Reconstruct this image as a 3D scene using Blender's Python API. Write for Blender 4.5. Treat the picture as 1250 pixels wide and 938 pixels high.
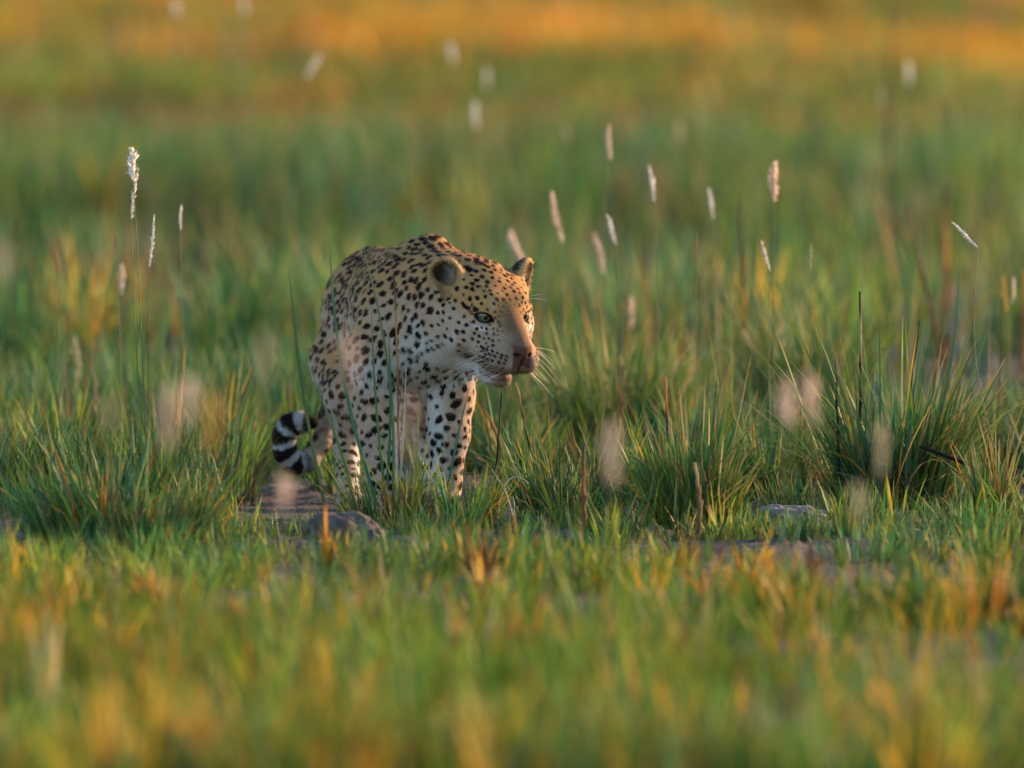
import bpy, math, random
import numpy as np
from mathutils import Vector, Matrix, kdtree

for o in list(bpy.data.objects):
    bpy.data.objects.remove(o, do_unlink=True)
scene = bpy.context.scene
COL = scene.collection
rng = np.random.default_rng(7)
R = math.radians

# ------------------------------------------------------------------ camera
S = 0.0019                       # metres per photograph pixel in the plane of focus
D0 = 1250 * S * 400 / 36         # distance to the plane of focus with a 400 mm lens
BETA = R(3.4)                    # the lens points this far down
ZC = (632 - 469) * S
cam = bpy.data.cameras.new('camera')
cam.lens = 400
cam.sensor_width = 36
cam.clip_start = 0.5
cam.clip_end = 2000
cam.dof.use_dof = True
cam.dof.focus_distance = D0 - 0.10
cam.dof.aperture_fstop = 2.5
cam_ob = bpy.data.objects.new('camera', cam)
COL.objects.link(cam_ob)
CAM = Vector((0, -D0 * math.cos(BETA), ZC + D0 * math.sin(BETA)))
cam_ob.location = CAM
cam_ob.rotation_euler = (R(90) - BETA, 0, 0)
scene.camera = cam_ob

# ------------------------------------------------------------------ sky, sun, exposure
SUN_EL, SUN_AZ = R(15), R(58)     # azimuth clockwise from +Y: the sun stands to the right, a little behind
world = bpy.data.worlds.new('World')
scene.world = world
world.use_nodes = True
wn = world.node_tree.nodes
sky = wn.new('ShaderNodeTexSky')
sky.sky_type = 'NISHITA'
sky.sun_disc = False
sky.dust_density = 0.2
sky.ozone_density = 3.0
sky.sun_elevation = SUN_EL
sky.sun_rotation = SUN_AZ
world.node_tree.links.new(sky.outputs[0], wn['Background'].inputs[0])
wn['Background'].inputs[1].default_value = 0.13
sun = bpy.data.lights.new('sun', 'SUN')
sun.energy = 4.2
sun.angle = R(2.0)
sun.color = (1.0, 0.64, 0.34)
sun_ob = bpy.data.objects.new('sun', sun)
COL.objects.link(sun_ob)
sd = Vector((math.sin(SUN_AZ) * math.cos(SUN_EL), math.cos(SUN_AZ) * math.cos(SUN_EL), math.sin(SUN_EL)))
sun_ob.rotation_euler = sd.to_track_quat('Z', 'Y').to_euler()
sun_ob.location = (6, 4, 6)
scene.view_settings.view_transform = 'Standard'
scene.view_settings.look = 'None'
scene.view_settings.gamma = 1
scene.view_settings.exposure = 1.45
scene.cycles.use_denoising = True
scene.cycles.max_bounces = 8
scene.cycles.transparent_max_bounces = 8


# ------------------------------------------------------------------ helpers
def ray(px, py):
    """direction through a pixel of the 1250 x 938 photograph"""
    x = (px - 625) / 1250 * 36 / 400
    y = -(py - 469) / 1250 * 36 / 400
    v = Vector((x, math.cos(BETA) + y * math.sin(BETA), -math.sin(BETA) + y * math.cos(BETA)))
    return v


def at(px, py, Y):
    v = ray(px, py)
    t = (Y - CAM.y) / v.y
    return CAM + v * t


def on_ground(px, py):
    v = ray(px, py)
    t = -CAM.z / v.z
    p = CAM + v * t
    return p


def tag(o, label=None, cat=None, group=None, kind=None):
    if label:
        o['label'] = label
    if cat:
        o['category'] = cat
    if group:
        o['group'] = group
    if kind:
        o['kind'] = kind
    return o


def empty(name, loc):
    o = bpy.data.objects.new(name, None)
    o.empty_display_size = 0.05
    COL.objects.link(o)
    o.location = loc
    return o


def mesh_obj(name, verts, faces, mat, parent=None, colors=None, smooth=True, loc=None):
    """faces: an (n,3) or (n,4) int array, or a list of such arrays"""
    me = bpy.data.meshes.new(name)
    verts = np.asarray(verts, np.float32)
    fl = faces if isinstance(faces, list) else [faces]
    fl = [np.asarray(f, np.int32) for f in fl if len(f)]
    nl = sum(f.size for f in fl)
    nf = sum(len(f) for f in fl)
    me.vertices.add(len(verts))
    me.vertices.foreach_set('co', verts.ravel())
    me.loops.add(nl)
    me.loops.foreach_set('vertex_index', np.concatenate([f.ravel() for f in fl]))
    me.polygons.add(nf)
    sizes = np.concatenate([np.full(len(f), f.shape[1], np.int32) for f in fl])
    starts = np.concatenate([[0], np.cumsum(sizes)[:-1]]).astype(np.int32)
    me.polygons.foreach_set('loop_start', starts)
    me.polygons.foreach_set('use_smooth', np.full(nf, smooth))
    me.update(calc_edges=True)
    if colors is not None:
        ca = me.color_attributes.new('tint', 'FLOAT_COLOR', 'POINT')
        c4 = np.ones((len(verts), 4), np.float32)
        c4[:, :3] = colors
        ca.data.foreach_set('color', c4.ravel())
    me.materials.append(mat)
    o = bpy.data.objects.new(name, me)
    COL.objects.link(o)
    if parent is not None:
        o.parent = parent
    if loc is not None:
        o.location = loc
    return o


class Acc:
    """collects vertices, faces and colours of one mesh"""
    def __init__(self):
        self.v, self.t, self.q, self.c, self.n = [], [], [], [], 0

    def add(self, v, tris=None, quads=None, col=None):
        v = np.asarray(v, np.float32).reshape(-1, 3)
        if tris is not None and len(tris):
            self.t.append(np.asarray(tris, np.int32) + self.n)
        if quads is not None and len(quads):
            self.q.append(np.asarray(quads, np.int32) + self.n)
        c = np.asarray(col, np.float32)
        if c.ndim == 1:
            c = np.tile(c, (len(v), 1))
        self.v.append(v)
        self.c.append(c)
        self.n += len(v)

    def build(self, name, mat, parent=None, smooth=True, loc=None):
        f = []
        if self.t:
            f.append(np.concatenate(self.t))
        if self.q:
            f.append(np.concatenate(self.q))
        return mesh_obj(name, np.concatenate(self.v), f, mat, parent, np.concatenate(self.c), smooth, loc)


def value_noise(p, seed=0):
    """smooth 3-D value noise in [-1, 1] for an (n,3) array"""
    p = np.asarray(p, np.float64)
    i = np.floor(p).astype(np.int64)
    f = p - i
    f = f * f * (3 - 2 * f)
    out = np.zeros(len(p))

    def h(a, b, c):
        n = (a * 374761393 + b * 668265263 + c * 2147483647 + seed * 974634821) & 0xffffffff
        n = ((n ^ (n >> 13)) * 1274126177) & 0xffffffff
        n = (n ^ (n >> 16)) & 0xffff
        return n / 32767.5 - 1
    for dx in (0, 1):
        for dy in (0, 1):
            for dz in (0, 1):
                w = (f[:, 0] if dx else 1 - f[:, 0]) * (f[:, 1] if dy else 1 - f[:, 1]) * (f[:, 2] if dz else 1 - f[:, 2])
                out += w * h(i[:, 0] + dx, i[:, 1] + dy, i[:, 2] + dz)
    return out


def n2(x, y, sc, seed=0):
    x = np.asarray(x, float)
    y = np.asarray(y, float)
    sh = x.shape
    return value_noise(np.stack([x.ravel() * sc, y.ravel() * sc, np.zeros(x.size) + .37], 1), seed).reshape(sh)


def sstep(a, b, x):
    t = np.clip((x - a) / (b - a), 0, 1)
    return t * t * (3 - 2 * t)


def lerp(a, b, w):
    w = np.asarray(w)
    if w.ndim == 1:
        w = w[:, None]
    return a * (1 - w) + np.asarray(b) * w


# ------------------------------------------------------------------ materials
def mat_new(name):
    m = bpy.data.materials.new(name)
    m.use_nodes = True
    nt = m.node_tree
    nt.nodes.clear()
    out = nt.nodes.new('ShaderNodeOutputMaterial')
    return m, nt, out


def mat_tint(name, rough=0.6, spec=0.3, trans=0.0, noise=0.0, nscale=60, bump=0.0, bscale=120, coat=0.0):
    m, nt, out = mat_new(name)
    at_ = nt.nodes.new('ShaderNodeVertexColor')
    at_.layer_name = 'tint'
    p = nt.nodes.new('ShaderNodeBsdfPrincipled')
    p.inputs['Roughness'].default_value = rough
    p.inputs['Specular IOR Level'].default_value = spec
    p.inputs['Coat Weight'].default_value = coat
    col = at_.outputs[0]
    if noise > 0:
        tc = nt.nodes.new('ShaderNodeTexCoord')
        nz = nt.nodes.new('ShaderNodeTexNoise')
        nz.inputs['Scale'].default_value = nscale
        nz.inputs['Detail'].default_value = 4
        nt.links.new(tc.outputs['Object'], nz.inputs['Vector'])
        mr = nt.nodes.new('ShaderNodeMapRange')
        mr.inputs[1].default_value = 0.25
        mr.inputs[2].default_value = 0.75
        mr.inputs[3].default_value = 1 - noise
        mr.inputs[4].default_value = 1 + noise
        nt.links.new(nz.outputs[0], mr.inputs[0])
        mx = nt.nodes.new('ShaderNodeVectorMath')
        mx.operation = 'SCALE'
        nt.links.new(col, mx.inputs[0])
        nt.links.new(mr.outputs[0], mx.inputs['Scale'])
        col = mx.outputs[0]
    nt.links.new(col, p.inputs['Base Color'])
    if bump > 0:
        tc2 = nt.nodes.new('ShaderNodeTexCoord')
        nb = nt.nodes.new('ShaderNodeTexNoise')
        nb.inputs['Scale'].default_value = bscale
        nb.inputs['Detail'].default_value = 5
        bp = nt.nodes.new('ShaderNodeBump')
        bp.inputs['Strength'].default_value = bump
        bp.inputs['Distance'].default_value = 0.01
        nt.links.new(tc2.outputs['Object'], nb.inputs['Vector'])
        nt.links.new(nb.outputs[0], bp.inputs['Height'])
        nt.links.new(bp.outputs[0], p.inputs['Normal'])
    sh = p.outputs[0]
    if trans > 0:
        tr = nt.nodes.new('ShaderNodeBsdfTranslucent')
        nt.links.new(col, tr.inputs['Color'])
        ms = nt.nodes.new('ShaderNodeMixShader')
        ms.inputs[0].default_value = trans
        nt.links.new(sh, ms.inputs[1])
        nt.links.new(tr.outputs[0], ms.inputs[2])
        sh = ms.outputs[0]
    nt.links.new(sh, out.inputs[0])
    return m


M_GRASS = mat_tint('grass_blade', rough=0.5, spec=0.08, trans=0.24)
M_DRY = mat_tint('dry_stalk', rough=0.7, spec=0.2, trans=0.2, noise=0.25, nscale=90)
M_FLUFF = mat_tint('seed_fluff', rough=0.9, spec=0.05, trans=0.45)
M_COAT = mat_tint('leopard_coat', rough=0.9, spec=0.05, noise=0.12, nscale=300)
M_FUR = mat_tint('leopard_fur', rough=0.8, spec=0.06, trans=0.10)
M_EYE = mat_tint('leopard_eye', rough=0.12, spec=0.5, coat=0.3)
M_WHISK = mat_tint('leopard_whisker', rough=0.4, spec=0.4, trans=0.2)
M_WET = mat_tint('leopard_mouth', rough=0.3, spec=0.5)
M_CLOD = mat_tint('mud_clod', rough=0.9, spec=0.15, noise=0.45, nscale=45, bump=0.9, bscale=70)
# ------------------------------------------------------------------ the ground
def bare(x, y):
    """0 .. 1: how bare the ground is (mud showing)"""
    w = np.zeros_like(x)
    for (px, py, rx, ry, k) in BARE:
        p = on_ground(px, py)
        sx = S * (D0 + p.y) / D0
        sy = sx * 1.0 / math.sin(BETA) * 1.0
        dd = np.sqrt(((x - p.x) / (rx * sx)) ** 2 + ((y - p.y) / (ry * sy)) ** 2)
        w = np.maximum(w, k * sstep(1.25, .7, dd + .25 * n2(x, y, 9, 5)))
    return w


BARE = [(430, 664, 85, 9, .95), (600, 662, 70, 7, .85), (705, 655, 50, 6, .9), (815, 652, 60, 7, .9), (962, 634, 60, 9, .95), (1120, 658, 70, 9, .9),
        (25, 655, 50, 9, .9), (420, 620, 70, 16, .85), (500, 612, 90, 14, .55), (352, 620, 58, 26, 1), (280, 752, 120, 12, .9),
        (1172, 520, 55, 42, 1), (690, 470, 40, 26, .85), (930, 480, 45, 22, .8), (1235, 600, 40, 18, .9), (205, 440, 55, 36, 1), (20, 520, 40, 18, .9), (900, 560, 50, 8, .6), (120, 300, 90, 10, .8),
        (655, 560, 60, 10, .4), (860, 880, 50, 12, .3), (700, 800, 70, 10, .2), (1210, 760, 50, 8, .3), (690, 520, 50, 14, .7),
        (560, 232, 330, 12, .75), (900, 240, 200, 9, .6), (120, 245, 160, 10, .7), (60, 900, 60, 12, .5)]


def gheight(x, y):
    x = np.asarray(x, float)
    y = np.asarray(y, float)
    h = .030 * n2(x, y, .9, 11) + .014 * n2(x, y, 3.1, 12) + .004 * n2(x, y, 14, 13)
    # level where the animal stands
    dl = np.sqrt(((x + .27) / .55) ** 2 + ((y - .25) / .75) ** 2)
    h = h * sstep(.8, 1.7, dl)
    return h - .004


def build_ground():
    ys = np.concatenate([np.linspace(-60, -7, 40), np.arange(-6.9, -1.0, .08), np.arange(-1.0, 2.4, .014), np.arange(2.4, 4.0, .03), np.arange(4.0, 14, .08),
                         np.linspace(14.2, 40, 90), np.geomspace(41, 900, 40)])
    xs = np.concatenate([-np.geomspace(500, 4.2, 30), np.linspace(-4, -1.9, 40), np.arange(-1.88, 1.9, .014), np.linspace(1.9, 4, 40), np.geomspace(4.2, 500, 30)])
    X, Y = np.meshgrid(xs, ys)
    Z = gheight(X, Y)
    foc = sstep(2.6, 1.6, np.abs(X)) * sstep(-2, -.8, Y) * sstep(4.5, 3.2, Y)
    rough = .014 * n2(X, Y, 19, 21) + .012 * np.abs(n2(X, Y, 36, 22)) + .006 * n2(X, Y, 70, 23)
    dl = np.sqrt(((X + .27) / .4) ** 2 + ((Y - .25) / .6) ** 2)
    Z = Z + foc * rough * sstep(.5, 1.2, dl)
    v = np.stack([X, Y, Z], -1).reshape(-1, 3)
    nx, ny = len(xs), len(ys)
    i = np.arange(ny - 1)[:, None] * nx + np.arange(nx - 1)[None]
    q = np.stack([i, i + 1, i + nx + 1, i + nx], -1).reshape(-1, 4)
    o = mesh_obj('ground', v, q, ground_mat())
    tag(o, 'dark grey-brown damp earth of the flood plain', None, None, 'structure')
    return o


def ground_mat():
    m, nt, out = mat_new('damp_earth')
    p = nt.nodes.new('ShaderNodeBsdfPrincipled')
    p.inputs['Roughness'].default_value = .8
    p.inputs['Specular IOR Level'].default_value = .3
    tc = nt.nodes.new('ShaderNodeTexCoord')

    def noise(sc, det=5):
        n = nt.nodes.new('ShaderNodeTexNoise')
        n.inputs['Scale'].default_value = sc
        n.inputs['Detail'].default_value = det
        nt.links.new(tc.outputs['Object'], n.inputs['Vector'])
        return n
    a, b, c = noise(3.5), noise(38), noise(150)
    r = nt.nodes.new('ShaderNodeValToRGB')
    r.color_ramp.elements[0].position = .32
    r.color_ramp.elements[0].color = (.040, .032, .028, 1)
    r.color_ramp.elements[1].position = .70
    r.color_ramp.elements[1].color = (.17, .145, .13, 1)
    mix = nt.nodes.new('ShaderNodeMath')
    mix.operation = 'MULTIPLY_ADD'
    mix.inputs[1].default_value = .55
    nt.links.new(b.outputs[0], mix.inputs[0])
    m2 = nt.nodes.new('ShaderNodeMath')
    m2.operation = 'MULTIPLY'
    m2.inputs[1].default_value = .45
    nt.links.new(a.outputs[0], m2.inputs[0])
    nt.links.new(m2.outputs[0], mix.inputs[2])
    nt.links.new(mix.outputs[0], r.inputs[0])
    nt.links.new(r.outputs[0], p.inputs['Base Color'])
    bp = nt.nodes.new('ShaderNodeBump')
    bp.inputs['Strength'].default_value = 1.0
    bp.inputs['Distance'].default_value = .012
    ad = nt.nodes.new('ShaderNodeMath')
    nt.links.new(b.outputs[0], ad.inputs[0])
    nt.links.new(c.outputs[0], ad.inputs[1])
    nt.links.new(ad.outputs[0], bp.inputs['Height'])
    nt.links.new(bp.outputs[0], p.inputs['Normal'])
    nt.links.new(p.outputs[0], out.inputs[0])
    return m


build_ground()
# ------------------------------------------------------------------ grass
def blades(root, az, lean, length, width, curl, c0, c1, segs=3, twist=None):
    """vectorised grass blades; every argument has one row per blade"""
    n = len(root)
    t = np.linspace(0, 1, segs + 1)
    if twist is None:
        twist = rng.normal(0, .9, n)
    out = np.stack([np.cos(az), np.sin(az), np.zeros(n)], 1)
    wa = az + math.pi / 2 + twist
    wd = np.stack([np.cos(wa), np.sin(wa), np.zeros(n)], 1)
    vs, cs = [], []
    for k, tk in enumerate(t):
        off = length * (np.sin(lean) * tk + curl * tk * tk)
        up = length * (np.cos(lean) * tk - .55 * curl * tk ** 2.5)
        p = root + out * off[:, None]
        p[:, 2] += up
        w = width * .5 * (1 - .25 * tk) if k < segs else None
        cc = c0 * (1 - tk) + c1 * tk
        if k < segs:
            vs += [p - wd * w[:, None], p + wd * w[:, None]]
            cs += [cc, cc]
        else:
            vs.append(p)
            cs.append(cc)
    m = 2 * segs + 1
    V = np.stack(vs, 1).reshape(-1, 3)
    C = np.stack(cs, 1).reshape(-1, 3)
    tr = []
    for k in range(segs - 1):
        a = 2 * k
        tr += [[a, a + 1, a + 3], [a, a + 3, a + 2]]
    a = 2 * (segs - 1)
    tr.append([a, a + 1, a + 2])
    T = (np.arange(n)[:, None, None] * m + np.array(tr)[None]).reshape(-1, 3)
    return V, T, C


GREENS = np.array([[.036, .130, .036], [.055, .170, .034], [.085, .195, .028], [.046, .155, .058], [.125, .220, .028], [.030, .090, .024]])
TEAL = np.array([[.034, .145, .082], [.045, .165, .080], [.060, .180, .058]])
LIME = np.array([[.190, .255, .024], [.260, .275, .022], [.140, .235, .028]])
STRAW = np.array([[.46, .33, .13], [.40, .25, .10], [.52, .40, .20]])
ORANGE = np.array([[.68, .29, .022], [.70, .36, .030], [.58, .20, .022]])
BROWN = np.array([[.16, .070, .030], [.22, .10, .045], [.10, .050, .028]])


def palette(n, weights):
    """weights: list of (palette, weight)"""
    w = np.array([k for _, k in weights], float)
    w /= w.sum()
    ch = rng.choice(len(w), n, p=w)
    c = np.zeros((n, 3))
    for i, (pal, _) in enumerate(weights):
        m = ch == i
        c[m] = pal[rng.integers(0, len(pal), m.sum())]
    return c * rng.uniform(.8, 1.25, (n, 1)), ch


def tuft_field(npts, xr, yr, per, rad, hgt, wid, weights, segs, lean=.22, curl=.15, dens=None, tipdry=.25, avoid=True, hvar=None, toned=.62):
    """scattered tufts: returns blade mesh data"""
    y = rng.uniform(yr[0], yr[1], npts)
    half = 1.22 * (D0 + y) / D0 + .5
    x = rng.uniform(-1, 1, npts) * half if xr is None else rng.uniform(xr[0], xr[1], npts)
    k = 1 - .96 * bare(x, y) if avoid else np.ones(npts)
    if dens is not None:
        k = k * dens(x, y)
    keep = rng.random(npts) < k
    x, y = x[keep], y[keep]
    n = len(x)
    cnt = rng.integers(max(1, int(per * .5)), int(per * 1.5) + 1, n)
    ti = np.repeat(np.arange(n), cnt)
    N = len(ti)
    r = rad * rng.uniform(.5, 1.5, n)[ti] * np.sqrt(rng.random(N))
    an = rng.uniform(0, 2 * math.pi, N)
    bx = x[ti] + r * np.cos(an)
    by = y[ti] + r * np.sin(an)
    root = np.stack([bx, by, gheight(bx, by) - .006], 1)
    az = an + rng.normal(0, .7, N)
    th = rng.uniform(.65, 1.25, n)
    if hvar is not None:
        th = th * hvar(x, y)
    ln = hgt * th[ti] * rng.uniform(.45, 1.1, N)
    le = np.abs(rng.normal(0, lean, N)) + r / rad * lean * .5
    cu = np.abs(rng.normal(0, curl, N))
    wd = wid * rng.uniform(.6, 1.3, N)
    c, ch = palette(n, weights)
    tone = (1 + .40 * n2(x, y, .7, 31)) * rng.uniform(toned, 2 - toned, n)
    c = c * tone[:, None]
    c1 = c[ti] * rng.uniform(.8, 1.2, (N, 1))
    own, ch2 = palette(N, weights)
    sw = rng.random(N) < .3
    c1[sw] = own[sw]
    c0 = c1 * .92
    dry = rng.random(N) < tipdry
    ct = c1 * 1.12
    ct[dry] = ct[dry] * .5 + (STRAW if tipdry > .2 else ORANGE)[rng.integers(0, 3, dry.sum())] * .5
    return blades(root, az, le, ln, wd, cu, c0, ct, segs)


def join(name, parts, label, mat=None):
    V, T, C, n = [], [], [], 0
    for v, t, c in parts:
        V.append(v)
        T.append(t + n)
        C.append(c)
        n += len(v)
    o = mesh_obj(name, np.concatenate(V), np.concatenate(T), mat or M_GRASS, None, np.concatenate(C))
    tag(o, label, None, None, 'stuff')
    return o


def away_from_cat(x, y):
    """thin the grass inside the animal's legs and body"""
    d = np.sqrt(((x + .27) / .26) ** 2 + ((y - .30) / .55) ** 2)
    d2 = np.sqrt(((x + .505) / .13) ** 2 + ((y - .35) / .55) ** 2)
    return sstep(.75, 1.1, d) * sstep(.8, 1.1, d2)


def build_grass():
    # short yellowing grass in front of the animal
    fg = [(LIME, 7), (GREENS, 5), (STRAW, .25), (ORANGE, .75)]
    near = lambda x, y: .15 + .85 * sstep(-.3, .25, n2(x, y, 1.3, 41) + .35 * n2(x, y, 4, 54))
    parts = [
        tuft_field(520, None, (-2.3, -.3), 19, .045, .10, .0046, [(GREENS, 7), (TEAL, 2), (LIME, 3), (ORANGE, .4), (BROWN, .4)], 3, dens=lambda x, y: (.25 + .75 * sstep(-.2, .3, n2(x, y, 2.3, 58))) * sstep(-.45, -.9, y + .5 * n2(x, y, 1.8, 59)), toned=.4, tipdry=.1),
        tuft_field(3100, None, (-6.9, -.8), 17, .045, .125, .0060, fg, 3, dens=lambda x, y: near(x, y) * sstep(-1.2, -2.6, y + .85 * n2(x, y, 1.8, 51) + .3 * n2(x, y, 5, 56)), toned=.35, tipdry=.06, hvar=lambda x, y: .55 + .45 * sstep(-1.2, -2.8, y + .5 * n2(x, y, 1.1, 52))),
        tuft_field(260, None, (-2.2, -.35), 20, .05, .15, .0046, [(LIME, 4), (GREENS, 6), (ORANGE, .5), (BROWN, .5)], 4, avoid=False, dens=lambda x, y: sstep(-.05, .3, n2(x, y, 1.7, 57)) * sstep(-.2, .1, np.abs(x + .42) - .16)),
        tuft_field(1100, None, (-7.4, -1.4), 13, .05, .23, .0055, [(LIME, 5), (GREENS, 3.5), (ORANGE, 1.5), (STRAW, .3)], 3, dens=near, toned=.35, tipdry=.06, hvar=lambda x, y: .45 + .55 * sstep(-1.6, -3.6, y)),
    ]
    join('short_grass', parts, 'short yellow-green grass with orange blades covering the near ground')
    # fine grass round the animal
    fc = [(GREENS, 7), (TEAL, 3.5), (LIME, 2.0), (STRAW, .5), (BROWN, .6)]
    parts = [
        tuft_field(1300, None, (-.85, 1.2), 24, .035, .085, .0034, fc, 3, dens=lambda x, y: (.12 + .88 * sstep(-.1, .35, n2(x, y, 3, 42))) * (.25 + .75 * away_from_cat(x, y))),
        tuft_field(650, None, (-1.5, .5), 16, .03, .11, .0036, fc, 3, avoid=False, dens=lambda x, y: (.10 + .90 * sstep(-.05, .35, n2(x, y, 2.6, 62))) * (.3 + .7 * away_from_cat(x, y)), hvar=lambda x, y: .8 + .7 * n2(x, y, 1.5, 63)),
        tuft_field(2000, None, (.35, 5.0), 32, .055, .225, .0042, fc, 4, dens=lambda x, y: away_from_cat(x, y) * (.10 + .90 * sstep(-.15, .25, n2(x, y, 1.5, 43) + .4 * n2(x, y, 4.5, 64))), hvar=lambda x, y: 1 + .35 * n2(x, y, 1.2, 47), toned=.35),
    ]
    join('fine_grass', parts, 'fine blue-green grass growing in tufts round the leopard')
    # dead straw and seedlings lying on the bare mud
    n = 7000
    x, y = rng.uniform(-1.9, 1.9, n), rng.uniform(-2.2, 2.2, n)
    k = rng.random(n) < .15 + .85 * bare(x, y)
    x, y = x[k], y[k]
    n = len(x)
    c, _ = palette(n, [(STRAW, 3), (BROWN, 5), (GREENS, 1)])
    parts = [blades(np.stack([x, y, gheight(x, y) + .006], 1), rng.uniform(0, 6.28, n), rng.uniform(1.1, 1.5, n), rng.uniform(.02, .09, n),
                    rng.uniform(.002, .0045, n), rng.uniform(0, .1, n), c * .8, c, 2)]
    parts.append(tuft_field(900, None, (-2.4, 1.6), 6, .02, .045, .003, [(GREENS, 5), (TEAL, 3), (LIME, 3), (STRAW, 1)], 2, avoid=False,
                            dens=lambda x, y: sstep(.0, .4, n2(x, y, 4, 61))))
    join('straw_litter', parts, 'straw litter and seedlings strewn over the bare mud')
    # the meadow behind
    mg = [(GREENS, 9), (TEAL, 4), (LIME, 2.8), (BROWN, .8), (ORANGE, .3)]
    gap = lambda x, y: .10 + .90 * sstep(-.3, .2, n2(x, y, .7, 44) + .3 * n2(x, y, 2.1, 55))
    hv = lambda x, y: 1 + .35 * n2(x, y, .6, 48)
    parts = [
        tuft_field(5600, None, (5.0, 19.0), 17, .065, .32, .0080, mg, 3, dens=gap, hvar=hv, toned=.4),
        tuft_field(1150, None, (1.2, 16.0), 3, .05, .40, .0055, [(BROWN, 5), (ORANGE, .6), (STRAW, 1.2), (LIME, 4)], 3, lean=.09, curl=.05, dens=lambda x, y: away_from_cat(x, y) * sstep(-.3, .3, n2(x, y, .9, 53))),
        tuft_field(2600, None, (19.0, 32.0), 13, .11, .23, .015, [(GREENS, 6), (LIME, 4.5), (BROWN, 1.2), (ORANGE, .9)], 3, dens=gap, hvar=hv),
        tuft_field(750, None, (18.5, 23.0), 10, .11, .24, .015, [(BROWN, 5), (ORANGE, 1.0), (GREENS, 2)], 3),
    ]
    join('meadow_grass', parts, 'taller green grass of the meadow stretching away behind the leopard')
    dg = [(ORANGE, 8), (STRAW, .6), (LIME, 2.4), (BROWN, 1.0)]
    parts = [tuft_field(4600, None, (25.0, 60.0), 11, .13, .25, .024, dg, 2,
                        dens=lambda x, y: sstep(27, 32.5, y + .9 * x + 4.5 * n2(x, y, .3, 45)) * (.12 + .88 * sstep(-.25, .2, n2(x * .55, y * .16, 1, 46))), tipdry=.15, toned=.4),
             tuft_field(1500, None, (30.0, 60.0), 11, .13, .18, .024, [(GREENS, 3), (LIME, 5), (BROWN, 2)], 2, toned=.4)]
    join('dry_grass', parts, 'orange dry grass glowing at the far edge of the meadow')


build_grass()
# ------------------------------------------------------------------ the leopard
# Modelled in its own frame: x to the right, d away from the camera, z up, unit = 1.9 mm.
TH = R(12)
SX, SDp = 514.0, 60.0


def I(px, py, d):
    return np.array([px, d, 632 - py - math.sin(BETA) * d], float)


def B(l, f, z):
    return np.array([SX + f * math.sin(TH) - l * math.cos(TH), SDp - f * math.cos(TH) - l * math.sin(TH), z])


BR = np.array([[-math.cos(TH), -math.sin(TH), 0], [math.sin(TH), -math.cos(TH), 0], [0, 0, 1]])   # rows: l, f, z
PHI, PIT = R(30), R(20)
HF = np.array([math.sin(PHI) * math.cos(PIT), -math.cos(PHI) * math.cos(PIT), -math.sin(PIT)])
HL = np.array([math.cos(PHI), math.sin(PHI), 0])
HU = np.cross(HF, HL)
HU = HU if HU[2] > 0 else -HU
HC = I(590, 366, -72)
HM = np.stack([HF, HL, HU])


def H(a, b, c):
    return HC + a * HF + b * HL + c * HU


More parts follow.
